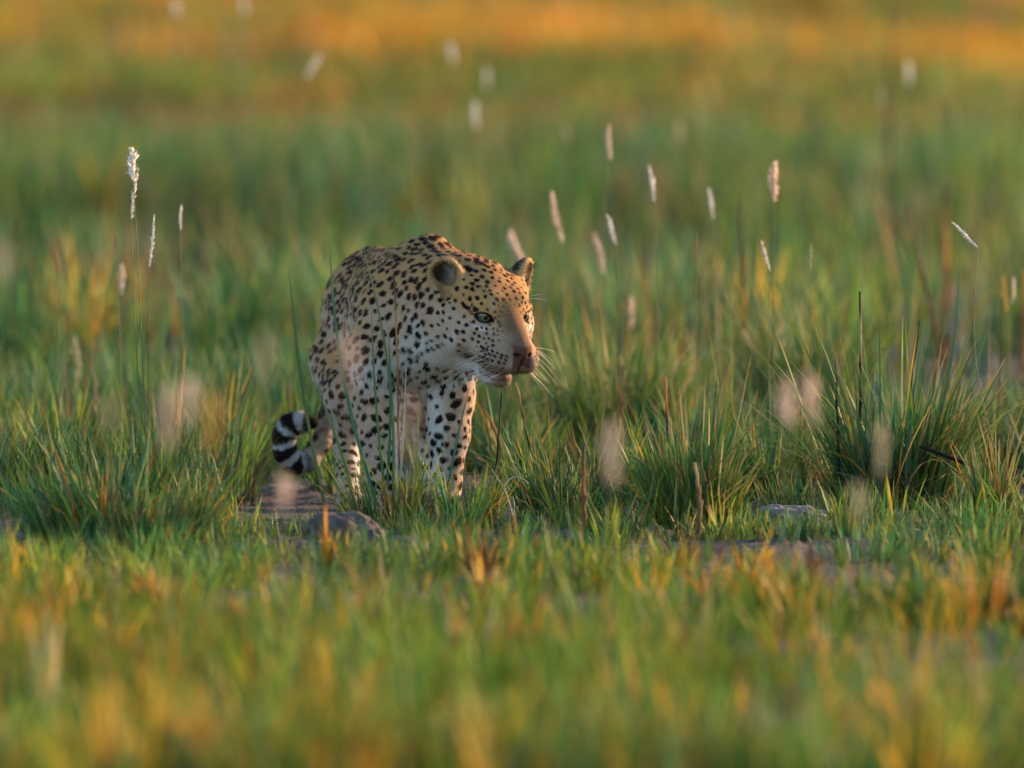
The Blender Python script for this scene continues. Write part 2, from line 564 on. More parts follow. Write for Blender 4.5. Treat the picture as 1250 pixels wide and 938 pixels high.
class Field:
    def __init__(self, lo, hi, h):
        self.lo = np.array(lo, float)
        self.h = h
        self.n = np.ceil((np.array(hi) - lo) / h).astype(int) + 1
        self.f = np.full(self.n, 60, np.float32)

    def box(self, lo, hi, m):
        a = np.clip(np.floor((lo - m - self.lo) / self.h).astype(int), 0, self.n)
        b = np.clip(np.ceil((hi + m - self.lo) / self.h).astype(int) + 1, 0, self.n)
        g = [((np.arange(a[k], b[k]) * self.h + self.lo[k]).astype(np.float32)) for k in range(3)]
        P = (g[0][:, None, None], g[1][None, :, None], g[2][None, None, :])
        return tuple(slice(a[k], b[k]) for k in range(3)), P

    def mix(self, sl, d, k, sub=False):
        a = self.f[sl]
        if sub:                                    # smooth subtraction
            hh = np.maximum(k - np.abs(a + d), 0) / k
            self.f[sl] = np.maximum(a, -d) + hh * hh * k * .25
        else:
            hh = np.maximum(k - np.abs(a - d), 0) / k
            self.f[sl] = np.minimum(a, d) - hh * hh * k * .25

    def cone(self, a, b, r1, r2, k=12, sub=False):
        a, b = np.asarray(a, float), np.asarray(b, float)
        m = 12 if sub else 40
        sl, P = self.box(np.minimum(a - r1, b - r2), np.maximum(a + r1, b + r2), m)
        e = b - a
        L2 = max(e @ e, 1e-6)
        q = [P[i] - a[i] for i in range(3)]
        t = np.clip((q[0] * e[0] + q[1] * e[1] + q[2] * e[2]) / L2, 0, 1)
        d = np.sqrt((q[0] - t * e[0]) ** 2 + (q[1] - t * e[1]) ** 2 + (q[2] - t * e[2]) ** 2) - (r1 + t * (r2 - r1))
        self.mix(sl, d.astype(np.float32), k, sub)

    def ell(self, c, rad, M=np.eye(3), k=12, sub=False):
        c, rad = np.asarray(c, float), np.asarray(rad, float)
        ext = np.sqrt(((M * rad[:, None]) ** 2).sum(0))
        m = 12 if sub else 40
        sl, P = self.box(c - ext, c + ext, m)
        q = [P[i] - c[i] for i in range(3)]
        u = [(M[j, 0] * q[0] + M[j, 1] * q[1] + M[j, 2] * q[2]) / rad[j] for j in range(3)]
        k0 = np.sqrt(u[0] ** 2 + u[1] ** 2 + u[2] ** 2)
        k1 = np.sqrt((u[0] / rad[0]) ** 2 + (u[1] / rad[1]) ** 2 + (u[2] / rad[2]) ** 2) + 1e-6
        d = k0 * (k0 - 1) / k1
        self.mix(sl, d.astype(np.float32), k, sub)

    def chain(self, pts, rs, k=12):
        for i in range(len(pts) - 1):
            self.cone(pts[i], pts[i + 1], rs[i], rs[i + 1], k)

    def mesh(self):
        """surface nets"""
        f = self.f
        n = f.shape
        ins = f < 0
        c = np.zeros((n[0] - 1, n[1] - 1, n[2] - 1), np.int8)
        for dx in (0, 1):
            for dy in (0, 1):
                for dz in (0, 1):
                    c += ins[dx:n[0] - 1 + dx, dy:n[1] - 1 + dy, dz:n[2] - 1 + dz]
        act = (c > 0) & (c < 8)
        ci = np.argwhere(act)
        idx = np.full(act.shape, -1, np.int32)
        idx[act] = np.arange(len(ci))
        acc = np.zeros((len(ci), 3))
        cnt = np.zeros(len(ci))
        corners = [(0, 0, 0), (1, 0, 0), (0, 1, 0), (1, 1, 0), (0, 0, 1), (1, 0, 1), (0, 1, 1), (1, 1, 1)]
        vals = [f[ci[:, 0] + o[0], ci[:, 1] + o[1], ci[:, 2] + o[2]] for o in corners]
        for i in range(8):
            for j in range(i + 1, 8):
                df = [abs(corners[i][k] - corners[j][k]) for k in range(3)]
                if sum(df) != 1:
                    continue
                a, b = vals[i], vals[j]
                m = (a < 0) != (b < 0)
                t = np.where(m, a / np.where(m, a - b, 1), 0)
                p = np.array(corners[i]) + t[:, None] * (np.array(corners[j]) - np.array(corners[i]))
                acc += np.where(m[:, None], p, 0)
                cnt += m
        v = (ci + acc / cnt[:, None]) * self.h + self.lo
        quads = []
        for ax in range(3):
            o1, o2 = [(1, 2), (2, 0), (0, 1)][ax]
            s0 = [slice(1, n[k] - 1) for k in range(3)]
            s1 = list(s0)
            s0[ax] = slice(0, n[ax] - 1)
            s1[ax] = slice(1, n[ax])
            A, Bq = ins[tuple(s0)], ins[tuple(s1)]
            e = np.argwhere(A != Bq)
            flip = A[A != Bq]
            off = np.array([1, 1, 1])
            off[ax] = 0
            e = e + off
            def cell(d1, d2):
                q = e.copy()
                q[:, o1] -= d1
                q[:, o2] -= d2
                return idx[q[:, 0], q[:, 1], q[:, 2]]
            qd = np.stack([cell(1, 1), cell(0, 1), cell(0, 0), cell(1, 0)], 1)
            qd[~flip] = qd[~flip][:, ::-1]
            quads.append(qd)
        return v, np.concatenate(quads)


def build_leopard_shape():
    F = Field((318, -215, -8), (668, 480, 365), 1.45)
    # trunk
    F.ell(B(0, 0, 238), (56, 92, 92), BR, 20)
    F.ell(B(0, -150, 233), (60, 160, 78), BR, 30)
    F.ell(B(2, -305, 239), (53, 88, 71), BR, 30)
    F.cone(B(0, -60, 300), B(0, -280, 288), 20, 22, 25)
    # neck
    F.cone(I(516, 372, 40), I(556, 368, -45), 66, 56, 34)
    F.cone(I(530, 400, 0), I(560, 405, -50), 52, 42, 30)
    # shoulders
    F.chain([I(503, 318, 48), I(478, 380, 20), I(462, 430, 12)], [17, 33, 38], 22)
    F.chain([I(528, 308, 40), I(548, 380, 46), I(552, 430, 40)], [19, 32, 36], 22)
    # right fore leg
    fr = [I(462, 430, 14), I(459, 490, 26), I(463, 530, 14), I(471, 585, 4)]
    F.chain(fr, [38, 29, 25, 20], 12)
    paw(F, np.array([476., 0, 17]), R(8))
    F.chain([I(471, 585, 4), np.array([475., 2, 18])], [20, 18], 8)
    # left fore leg
    fl = [I(550, 430, 40), I(547, 488, 44), I(547, 530, 36), I(544, 590, 30)]
    F.chain(fl, [37, 30, 24.5, 18.5], 12)
    F.chain([fl[-1], np.array([545., 26, 18])], [18.5, 17], 8)
    paw(F, np.array([546., 22, 17]), R(10))
    # right hind leg
    F.ell(B(32, -292, 196), (31, 68, 84), BR, 26)
    hr = [B(34, -285, 170), I(424, 482, 250), I(420, 543, 268), I(422, 604, 182)]
    F.chain(hr, [50, 31, 15.5, 14], 14)
    paw(F, np.array([423., 168, 14]), R(5), .88)
    # left hind leg
    F.ell(B(-33, -300, 196), (32, 66, 80), BR, 26)
    hl = [B(-34, -300, 170), I(512, 482, 330), I(522, 540, 372), I(527, 594, 332)]
    F.chain(hl, [48, 30, 15.5, 14], 14)
    paw(F, np.array([528., 320, 14]), R(5), .88)
    # tail
    F.chain(TAIL, TAILR, 8)
    # ---- head
    F.ell(H(-4, 0, -4), (58, 50, 46), HM, 16)
    F.cone(H(-18, 0, -22), H(-70, 0, -30), 52, 54, 26)
    for s in (-1, 1):
        F.ell(H(20, 34 * s, -30), (36, 22, 30), HM, 18)       # cheek
        F.cone(H(45, 21 * s, 15), H(12, 36 * s, 18), 13, 12, 14)  # brow
        F.cone(H(48, 34 * s, -16), H(8, 46 * s, -12), 9, 12, 14)  # zygoma
    F.cone(H(40, 0, 4), H(99, 0, -21), 23, 14.5, 20)           # bridge
    F.cone(H(48, 0, -28), H(86, 0, -38), 34, 22, 16)
    for s in (-1, 1):
        F.ell(H(95, 14 * s, -39), (19, 16, 15.5), HM, 6)      # whisker pad
        F.ell(H(74, 20 * s, -40), (26, 17, 18), HM, 12)
    F.ell(H(106, 0, -23), (9, 13, 8), HM, 5)                  # nose
    F.cone(H(104, 0, -30), H(106, 0, -38), 8, 5, 4)
    F.cone(H(8, 0, -58), H(46, 0, -70), 34, 20, 18)          # jaw
    F.ell(H(64, 0, -74), (20, 16, 11), HM, 8)                 # chin
    F.ell(H(88, 0, -61.5), (23, 20, 2.4), HM, 4, sub=True)       # parted lips
    for s in (-1, 1):
        F.cone(H(112, 7 * s, -26), H(108, 11 * s, -25), 2.6, 1.6, 2, sub=True)   # nostril
        F.ell(H(58, 27 * s, 0), (11, 10, 6), HM, 5, sub=True)                # eye socket
        F.cone(H(59.5, 16 * s, 4.0), H(45, 36 * s, 7.2), 5, 6, 4)                     # upper lid
        F.cone(H(58, 17 * s, -8.5), H(45, 35 * s, -8.5), 4, 4.5, 4)                 # lower lid
    F.cone(H(113, 0, -30), H(108, 0, -46), 1.6, 1.2, 2, sub=True)                 # philtrum
    # ears
    for s in (-1, 1):
        M = ear_frame(s)
        c = ear_c(s)
        F.cone(c - M[2] * 20 - M[0] * 4, c - M[2] * 4 - M[0] * 3, 17, 16, 10)
        F.ell(c, (11, 21, 22), M, 8)
        F.ell(c + M[0] * 8.5 + M[2] * 0, (15, 18.3, 19.5), M, 3, sub=True)
        F.cone(c + M[0] * 3 - M[2] * 10, c + M[0] * 12 - M[2] * 24, 10, 8, 3, sub=True)
    for s in (-1, 1):
        M = ear_frame(s)
        F.ell(ear_c(s) - HL * s * 6 - M[2] * 5 - M[0] * 2, (7, 8, 12), M, 4)   # tuft inside the ear
    return F


def ear_c(s):
    return H(-12, 53 * s, 30) if s < 0 else H(-10, 57, 26)


def ear_frame(s):
    out = HL * s
    fwd = HF * .80 + out * .55
    if s > 0:
        fwd = HF * .72 + out * .62
    up = HU * .9 + out * .42
    fwd = fwd / np.linalg.norm(fwd)
    up = up - fwd * (up @ fwd)
    up /= np.linalg.norm(up)
    side = np.cross(up, fwd)
    return np.stack([fwd, side, up])


def paw(F, c, yaw, sc=1.0):
    f = np.array([math.sin(yaw), -math.cos(yaw), 0])
    l = np.array([math.cos(yaw), math.sin(yaw), 0])
    M = np.stack([f, l, np.array([0, 0, 1.])])
    F.ell(c + f * 8 * sc - np.array([0, 0, 1.5]), (22 * sc, 18 * sc, 14 * sc), M, 8)
    for i, o in enumerate((-14, -5, 5, 14)):
        fw = 24 if i in (1, 2) else 18
        F.ell(c + f * fw * sc + l * o * sc + np.array([0, 0, -6 * sc]), (11 * sc, 6 * sc, 8.5 * sc), M, 3)


TAIL = [I(436, 372, 440), I(414, 420, 470), I(399, 465, 452), I(393, 510, 440), I(384, 545, 430), I(368, 566, 420), I(351, 569, 412),
        I(340, 555, 406), I(338, 536, 402), I(345, 522, 398), I(358, 517, 395), I(372, 518, 393)]
TAILR = [17, 14, 11.5, 11, 11.5, 12.5, 13, 13.5, 13.5, 13, 12, 8]


def seg_param(P, pts):
    """nearest distance to a polyline and arc-length position"""
    best = np.full(len(P), 1e9)
    arc = np.zeros(len(P))
    L = 0
    for a, b in zip(pts[:-1], pts[1:]):
        e = b - a
        le = np.linalg.norm(e)
        t = np.clip(((P - a) @ e) / le ** 2, 0, 1)
        d = np.linalg.norm(P - (a + t[:, None] * e), axis=1)
        m = d < best
        best[m] = d[m]
        arc[m] = L + t[m] * le
        L += le
    return best, arc, L


def vert_normals(v, q):
    d1 = v[q[:, 2]] - v[q[:, 0]]
    d2 = v[q[:, 3]] - v[q[:, 1]]
    fn = np.cross(d1, d2)
    n = np.zeros_like(v)
    for k in range(4):
        np.add.at(n, q[:, k], fn)
    return n / (np.linalg.norm(n, axis=1, keepdims=True) + 1e-9)


def poisson(P, rad, order):
    """greedy pick of points at least rad (per point) apart"""
    cell = rad.max()
    grid = {}
    out = []
    for i in order:
        p = P[i]
        r = rad[i]
        k = (int(p[0] // cell), int(p[1] // cell), int(p[2] // cell))
        ok = True
        for dx in (-1, 0, 1):
            for dy in (-1, 0, 1):
                for dz in (-1, 0, 1):
                    for j in grid.get((k[0] + dx, k[1] + dy, k[2] + dz), ()):
                        e = P[j] - p
                        if e[0] * e[0] + e[1] * e[1] + e[2] * e[2] < r * r:
                            ok = False
                            break
                    if not ok:
                        break
                if not ok:
                    break
            if not ok:
                break
        if ok:
            grid.setdefault(k, []).append(i)
            out.append(i)
    return out


def build_leopard():
    v, q = build_leopard_shape().mesh()
    nrm = vert_normals(v, q)
    hp = (v - HC) @ HM.T
    a, b, c = hp[:, 0], hp[:, 1], hp[:, 2]
    ab = np.abs(b)
    bl = (v - np.array([SX, SDp, 0])) @ BR.T
    l, f, z = bl[:, 0], bl[:, 1], v[:, 2]
    td, ta, TL = seg_param(v, TAIL)
    tail = ((td < 19) & (ta > 62) & (v[:, 1] > 370) & (v[:, 0] < 412)).astype(float)
    dh = np.sqrt(((a - 30) / 100) ** 2 + (b / 78) ** 2 + ((c + 28) / 84) ** 2)
    head = sstep(1.0, .78, dh) * (a > -48)
    ears = np.zeros(len(v))
    earin = np.zeros(len(v))
    earback = np.zeros(len(v))
    earside = np.zeros(len(v))
    eardir = np.zeros((len(v), 3))
    for s in (-1, 1):
        M = ear_frame(s)
        qe = (v - ear_c(s)) @ M.T
        de = np.sqrt((qe[:, 0] / 14) ** 2 + (qe[:, 1] / 24) ** 2 + ((qe[:, 2] + 2) / 25) ** 2)
        w = sstep(1.1, .95, de)
        ears = np.maximum(ears, w)
        rr = np.sqrt((qe[:, 1] / 21) ** 2 + (qe[:, 2] / 22) ** 2)
        earin = np.maximum(earin, w * sstep(.84, .62, rr + .14 * value_noise(v / 5, 71)) * (qe[:, 0] > -12) * ((nrm @ M[0]) > -.2))
        mm = w > .2
        earside[mm] = ((v - ear_c(s)) @ (HL * s))[mm]
        eardir[mm] = M[2] * .75 + HL * s * .45 + M[0] * .30
        earback = np.maximum(earback, w * sstep(0.1, -.3, nrm @ M[0]))
    eyeC = [H(48.5, 25.5 * s, .5) for s in (-1, 1)]
    de = np.minimum(np.linalg.norm(v - eyeC[0], axis=1), np.linalg.norm(v - eyeC[1], axis=1))
    nz1 = value_noise(v / 22, 1)
    nz2 = value_noise(v / 6, 2)
    nz3 = value_noise(v / 2.6, 3)
    # ---- ground colour of the coat
    tawny = np.array([.47, .25, .098])
    pale = np.array([.53, .375, .275])
    white = np.array([.74, .71, .67])
    base = np.tile(tawny, (len(v), 1))
    up = nrm[:, 2]
    side = sstep(.75, -.1, up + .25 * nz1) * sstep(330, 230, z + 14 * nz1)
    base = lerp(base, pale, side * .85)
    under = sstep(-.05, -.6, up + .2 * nz1) * (z > 70)
    base = lerp(base, white, under * (1 - head))
    legs = sstep(190, 110, z)
    base = lerp(base, pale, legs * .6)
    inner = sstep(.1, .7, nrm @ BR[0] * -np.sign(l)) * sstep(200, 150, z)
    base = lerp(base, white, inner * .8)
    dch = np.linalg.norm((v - I(548, 438, -62)) / np.array([44, 50, 38]), axis=1)
    base = lerp(base, white, sstep(1.15, .7, dch + .15 * nz2))
    dth = np.sqrt(((v[:, 0] - 560) / 48) ** 2 + ((z - 203) / 30) ** 2) + (v[:, 1] > 20) * 2
    base = lerp(base, np.array([.86, .85, .83]), sstep(1.2, .6, dth + .2 * nz2) * (a < 40))
    # head
    base = lerp(base, np.array([.49, .25, .092]), head * sstep(-15, 15, c))
    base = lerp(base, pale * .88, head * sstep(6, -22, c - .12 * ab) * .75)
    base = lerp(base, np.array([.30, .20, .125]), head * sstep(48, 78, a) * sstep(-4, -20, c) * sstep(-60, -50, c) * .7)
    base = lerp(base, white, head * sstep(-46, -66, c + .1 * a) * .55)
    bridge = head * sstep(26, 7, ab + 2 * nz2) * sstep(50, 76, a + 4 * nz2) * sstep(-38, -22, c)
    base = lerp(base, np.array([.145, .085, .048]), bridge * (.85 + .15 * nz3))
    muz = head * sstep(66, 82, a) * sstep(-26, -34, c)
    base = lerp(base, np.array([.27, .175, .115]), muz * .85)
    for s in (-1, 1):
        wu = np.linalg.norm((hp - np.array([56, 28 * s, -12])) / np.array([9, 13, 3.5]), axis=1)
        base = lerp(base, white, sstep(1.2, .7, wu) * .7)
        wo = np.linalg.norm((hp - np.array([57, 22 * s, 17])) / np.array([10, 5, 8]), axis=1)
        base = lerp(base, white, sstep(1.2, .7, wo) * .12)
    base = lerp(base, np.array([.50, .30, .13]), ears)
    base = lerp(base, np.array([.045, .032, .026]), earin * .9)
    for s in (-1, 1):
        M = ear_frame(s)
        qe = (v - (ear_c(s) - HL * s * 6 - M[2] * 5 - M[0] * 2)) @ M.T
        tf = sstep(1.15, .85, np.sqrt((qe[:, 0] / 9) ** 2 + (qe[:, 1] / 9) ** 2 + (qe[:, 2] / 13) ** 2)) * earin
        base = lerp(base, np.array([.30, .225, .17]), tf * .9)
    base = lerp(base, np.array([.035, .03, .028]), earback * sstep(-2, 6, c - 22))
    base = lerp(base, np.array([.47, .33, .23]), tail * .9)
    base = lerp(base, np.array([.46, .44, .43]), tail * sstep(TL * .62, TL * .74, ta))
    base *= (1 + .10 * nz1 + .07 * nz3)[:, None]

    base *= (1 + np.clip(bridge + muz, 0, 1) * (.28 * nz3 + .12 * nz2))[:, None]
    # ---- spots
    order = rng.permutation(len(v))
    ros = (sstep(302, 288, z + 8 * nz1) * sstep(20, -40, f) * sstep(140, 165, z)) * (1 - tail) * (1 - head)
    spots = []            # (point, radius, elongation direction, elongation)
    fd = fur_flow(v, nrm, a, head, tail, z, f)
    # rosettes
    cand = [i for i in order if ros[i] > .5][:60000]
    rc = poisson(v, np.full(len(v), 20.5), cand)
    tint_c = []
    for i in rc:
        n = nrm[i]
        t1 = fd[i]
        t2 = np.cross(n, t1)
        k = int(rng.integers(4, 7))
        ph = rng.uniform(0, 6.28)
        rr = rng.uniform(6.8, 8.2)
        gap = rng.integers(0, k) if rng.random() < .5 else -1
        for j in range(k):
            if j == gap:
                continue
            an = ph + 6.283 * j / k + rng.normal(0, .18)
            p = v[i] + rr * (math.cos(an) * t1 * 1.12 + math.sin(an) * t2)
            tg = -math.sin(an) * t1 * 1.1 + math.cos(an) * t2
            spots.append((p, rng.uniform(3.2, 4.3), tg / np.linalg.norm(tg), rng.uniform(1.1, 1.7)))
        tint_c.append((v[i], rr))
    # single spots elsewhere
    solid = (ros <= .5) & (tail < .5) & (ears < .4) & (bridge < .55)
    sp = np.full(len(v), 11.8)
    sp = np.where(z < 120, 11.8, sp)
    sp = np.where((z > 280) & (f < 0), 10.5, sp)
    sp = np.where(head > .4, 9.2, sp)
    sp = np.where((head > .4) & (c > 18), 8.2, sp)
    sp = np.where((head > .4) & (a > 40), 7.4, sp)
    sp = np.where((head > .4) & (a > 58), 5.4, sp)
    solid &= ~((head > .4) & (a > 86)) & (de > 14) & ~((head > .4) & (c < -62) & (a > 40))
    solid &= ~(ros > .25)
    solid &= ~((v[:, 1] < -40) & (dch < .6)) & ~((dth < .6) & (a < 40))
    sp = sp * (1 + .22 * nz1)
    cand = [i for i in order if solid[i]][:110000]
    for i in poisson(v, sp, cand):
        r_ = sp[i] * (rng.uniform(.22, .43) if z[i] < 280 or head[i] > .3 else rng.uniform(.34, .46))
        el = rng.uniform(1.15, 1.7) if head[i] < .4 else rng.uniform(1.0, 1.35)
        dirv = fd[i] * 1.0 + rng.normal(0, .35, 3)
        if z[i] < 150 and head[i] < .3:
            dirv = np.cross(nrm[i], fd[i]) + rng.normal(0, .4, 3)
        dirv -= nrm[i] * (dirv @ nrm[i])
        spots.append((v[i], r_, dirv / (np.linalg.norm(dirv) + 1e-9), el))
    # rows of whisker spots
    for s in (-1, 1):
        for row in range(4):
            for j in range(6):
                p = H(112 - j * 7.0 - row * 1.2, (22 + j * 2.6) * s, -27 - row * 5.4 - j * .8)
                k_ = np.argmin(((v - p) ** 2).sum(1))
                spots.append((v[k_], 1.7, HF, 1.9))
    kd = kdtree.KDTree(len(spots))
    for i, s_ in enumerate(spots):
        kd.insert(s_[0], i)
    kd.balance()
    SPp = np.array([s_[0] for s_ in spots])
    SPr = np.array([s_[1] for s_ in spots])
    SPd = np.array([s_[2] for s_ in spots])
    SPe = np.array([s_[3] for s_ in spots])
    K = 4
    near = np.zeros((len(v), K), np.int32)
    fn = kd.find_n
    for i in range(len(v)):
        near[i] = [t[1] for t in fn(v[i], K)]
    mask = np.zeros(len(v))
    for k in range(K):
        j = near[:, k]
        e = v - SPp[j]
        al = (e * SPd[j]).sum(1)
        dd = np.sqrt(np.maximum((e ** 2).sum(1) - al ** 2, 0) + (al / SPe[j]) ** 2)
        x = dd / SPr[j] + .30 * nz2 + .18 * nz3
        mask = np.maximum(mask, sstep(1.14, .82, x))
    if tint_c:
        kt = kdtree.KDTree(len(tint_c))
        for i, t in enumerate(tint_c):
            kt.insert(t[0], i)
        kt.balance()
        m_ = np.where(ros > .3)[0]
        for i in m_:
            _, j, dd = kt.find(v[i])
            w = 1 - min(1, max(0, (dd - 6) / 3))
            base[i] = base[i] * (1 - .55 * w) + np.array([.36, .19, .075]) * .55 * w
    # tail: blotches near the root, black rings towards the tip
    ring = sstep(.15, .45, np.sin(ta / 20 * 6.283 + 1.1 + .7 * nz1) + .45 * nz2 + .65)
    ring *= sstep(TL * .66, TL * .72, ta)
    blot = sstep(.05, .35, value_noise(v / 9, 9)) * sstep(TL * .74, TL * .68, ta)
    mask = np.where(tail > .5, np.maximum(ring, blot * .9), mask)
    mask *= 1 - bridge * .8
    mask *= 1 - ears * .9
    dark = np.array([.010, .008, .008])
    brown = np.array([.030, .017, .011])
    dcol = lerp(np.tile(dark, (len(v), 1)), brown, np.clip(.5 + .6 * nz1, 0, 1) * (1 - head * .5))
    col = base * (1 - mask[:, None]) + dcol * mask[:, None]
    # ---- face marks
    blk = np.array([.012, .010, .010])
    rim = np.zeros(len(v))
    for s in (-1, 1):
        u = (hp - np.array([51, 26 * s, .5]))
        ee = np.sqrt((u[:, 0] / 15) ** 2 + (u[:, 1] / 14.0) ** 2 + (u[:, 2] / 9.0) ** 2)
        rim = np.maximum(rim, sstep(1.05, .85, ee))
        dt, _, _ = seg_param(hp, [np.array([60, 16.5 * s, -2.]), np.array([70, 14.5 * s, -8.])])
        rim = np.maximum(rim, sstep(6.5, 3.5, dt))
        dt, _, _ = seg_param(hp, [np.array([44, 38 * s, 4.]), np.array([32, 46 * s, 6.])])
        rim = np.maximum(rim, sstep(3.6, 2.0, dt))
    col = lerp(col, blk, rim * (head > .2))
    nose = sstep(99, 103, a + .6 * (c + 26)) * sstep(15, 11, ab) * sstep(-42, -37, c + .9 * ab) * sstep(-12, -17, c)
    col = lerp(col, np.array([.13, .055, .043]), nose)
    nost = np.zeros(len(v))
    for s in (-1, 1):
        nost = np.maximum(nost, sstep(5.5, 3.5, np.linalg.norm((hp - np.array([111, 8.5 * s, -26])) / np.array([1, 1, .8]), axis=1)))
    nost = np.maximum(nost, (a > 95) * sstep(2.6, 1.4, ab) * sstep(-31, -34, c) * sstep(-60, -56, c) * .8)
    col = lerp(col, np.array([.05, .022, .02]), nost)
    lip = (a > 58 + 14 * (ab > 22)) * sstep(6.5, 3.8, np.abs(c + 61.5)) * sstep(40, 30, ab) * (head > .1)
    col = lerp(col, np.array([.03, .014, .013]), np.clip(lip, 0, 1))
    stain = (a > 52) * sstep(13, 7, np.abs(c + 65)) * sstep(.0, .5, nz2 + .35) * (ab < 26) * (head > .1)
    col = lerp(col, np.array([.12, .035, .025]), np.clip(stain * .75, 0, 1))

    root = empty('leopard', (0, 0, 0))
    tag(root, 'spotted leopard walking through the grass with its head turned aside and tail curled', 'leopard')
    W = lambda p: np.stack([(p[:, 0] - 625) * S, p[:, 1] * S, p[:, 2] * S], 1)
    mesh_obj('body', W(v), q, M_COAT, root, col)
    # ---- fur
    fl = np.full(len(v), 4.8)
    fl = np.where(head > .4, 3.4, fl)
    fl = np.where((head > .4) & (a > 50), 2.8, fl)
    fl = np.where((head > .3) & (a < 30) & (c < -30), 4.0, fl)
    fl = np.where(dch < 1.1, 6, fl)
    fl = np.where(up < -.4, 7, fl)
    fl = np.where(tail > .5, 6.5, fl)
    fl = np.where(ears > .5, 5.5, fl)
    fl = np.where(earin > .4, 11, fl)
    fl = np.where((z < 60) & (head < .1), 4, fl)
    fl = np.where((nose > .3) | (rim > .4) | (lip > .5) | (de < 12), 0, fl)
    N = 260000
    # area-weighted enough: surface nets give near-even vertices
    pick = rng.integers(0, len(q), N)
    w4 = rng.dirichlet((1, 1, 1, 1), N)
    qq = q[pick]
    P = (v[qq] * w4[:, :, None]).sum(1)
    near_v = qq[np.arange(N), w4.argmax(1)]
    keep = fl[near_v] > .5
    P, near_v = P[keep], near_v[keep]
    n = nrm[near_v]
    d = fd[near_v] + n * rng.uniform(.15, .48, (len(P), 1)) + rng.normal(0, .16, (len(P), 3))
    up_t = np.where((earin[near_v] > .4)[:, None], eardir[near_v] + rng.normal(0, .16, (len(P), 3)), d)
    d = up_t / (np.linalg.norm(up_t, axis=1, keepdims=True) + 1e-9)
    Lh = fl[near_v] * rng.uniform(.6, 1.2, len(P))
    sd_ = np.cross(d, n)
    sd_ /= np.linalg.norm(sd_, axis=1, keepdims=True) + 1e-9
    wd = rng.uniform(.28, .48, len(P))[:, None]
    P0 = P - n * .4
    tip = P0 + d * Lh[:, None]
    hv = np.stack([P0 - sd_ * wd, P0 + sd_ * wd, tip], 1).reshape(-1, 3)
    hc = col[near_v] * rng.uniform(.85, 1.18, (len(P), 1))
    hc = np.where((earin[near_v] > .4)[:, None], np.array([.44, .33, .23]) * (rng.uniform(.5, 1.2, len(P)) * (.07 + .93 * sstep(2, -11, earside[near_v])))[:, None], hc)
    tris = np.arange(len(hv)).reshape(-1, 3)
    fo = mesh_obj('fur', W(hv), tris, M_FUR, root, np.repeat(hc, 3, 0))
    fo['kind'] = 'stuff'
    fo.data.normals_split_custom_set_from_vertices(np.repeat(n, 3, 0).astype(np.float32))
    # ---- eyes
    for s, ec in zip((-1, 1), eyeC):
        rad = 10.2
        nu, nv_ = 40, 40
        th = np.linspace(0, math.pi, nv_)
        ph = np.linspace(0, 2 * math.pi, nu, endpoint=False)
        T, Pp = np.meshgrid(th, ph, indexing='ij')
        gz = HF * .95 + HL * (.22 * s) + HU * -.02
        gz /= np.linalg.norm(gz)
        gx = np.cross(gz, HU)
        gx /= np.linalg.norm(gx)
        gy = np.cross(gz, gx)
        ev = ec + rad * (np.cos(T)[..., None] * gz + (np.sin(T) * np.cos(Pp))[..., None] * gx + (np.sin(T) * np.sin(Pp))[..., None] * gy)
        ev = ev.reshape(-1, 3)
        i0 = np.arange(nv_ - 1)[:, None] * nu + np.arange(nu)[None]
        i1 = np.arange(nv_ - 1)[:, None] * nu + (np.arange(nu) + 1)[None] % nu
        eq = np.stack([i0, i0 + nu, i1 + nu, i1], -1).reshape(-1, 4)
        tt = np.degrees(T.ravel())
        ecol = np.tile(np.array([.105, .105, .06]), (len(ev), 1))
        ecol = lerp(ecol, np.array([.19, .18, .095]), sstep(34, 22, tt))
        ecol = lerp(ecol, np.array([.006, .006, .006]), sstep(19, 15, tt))
        ecol = lerp(ecol, np.array([.02, .017, .014]), sstep(48, 54, tt))
        mesh_obj('eye', W(ev), eq, M_EYE, root, ecol)
    # ---- tongue and lower lip
    A = Acc()
    th = np.linspace(0, math.pi, 12)
    ph = np.linspace(0, 2 * math.pi, 18, endpoint=False)
    T, Pp = np.meshgrid(th, ph, indexing='ij')
    tv = (H(64, 0, -64) + np.cos(T).ravel()[:, None] * 17 * HF + (np.sin(T) * np.cos(Pp)).ravel()[:, None] * 12 * HL
          + (np.sin(T) * np.sin(Pp)).ravel()[:, None] * 3.4 * HU)
    i0 = np.arange(11)[:, None] * 18 + np.arange(18)[None]
    i1 = np.arange(11)[:, None] * 18 + (np.arange(18) + 1)[None] % 18
    A.add(W(tv), quads=np.stack([i0, i0 + 18, i1 + 18, i1], -1).reshape(-1, 4), col=(.14, .03, .025))
    A.build('tongue', M_WET, root)
    # ---- whiskers
    A = Acc()
    for s in (-1, 1):
        for i in range(17):
            row, j = i % 4, i // 4
            p = H(100 - j * 7, (15 + j * 3.0) * s, -36 - row * 5)
            k_ = np.argmin(((v - p) ** 2).sum(1))
            p = v[k_] - nrm[k_] * 1.5
            d = HL * s * rng.uniform(.65, .95) - HF * rng.uniform(.15, .55) - HU * rng.uniform(.15, .65)
            d /= np.linalg.norm(d)
            Lw = rng.uniform(34, 62)
            sag = rng.uniform(4, 12)
            pts = [p + d * Lw * t - np.array([0, 0, 1]) * sag * t * t for t in np.linspace(0, 1, 6)]
            tube(A, W(np.array(pts)), np.linspace(.22, .08, 6) * S, 4, (.85, .82, .76))
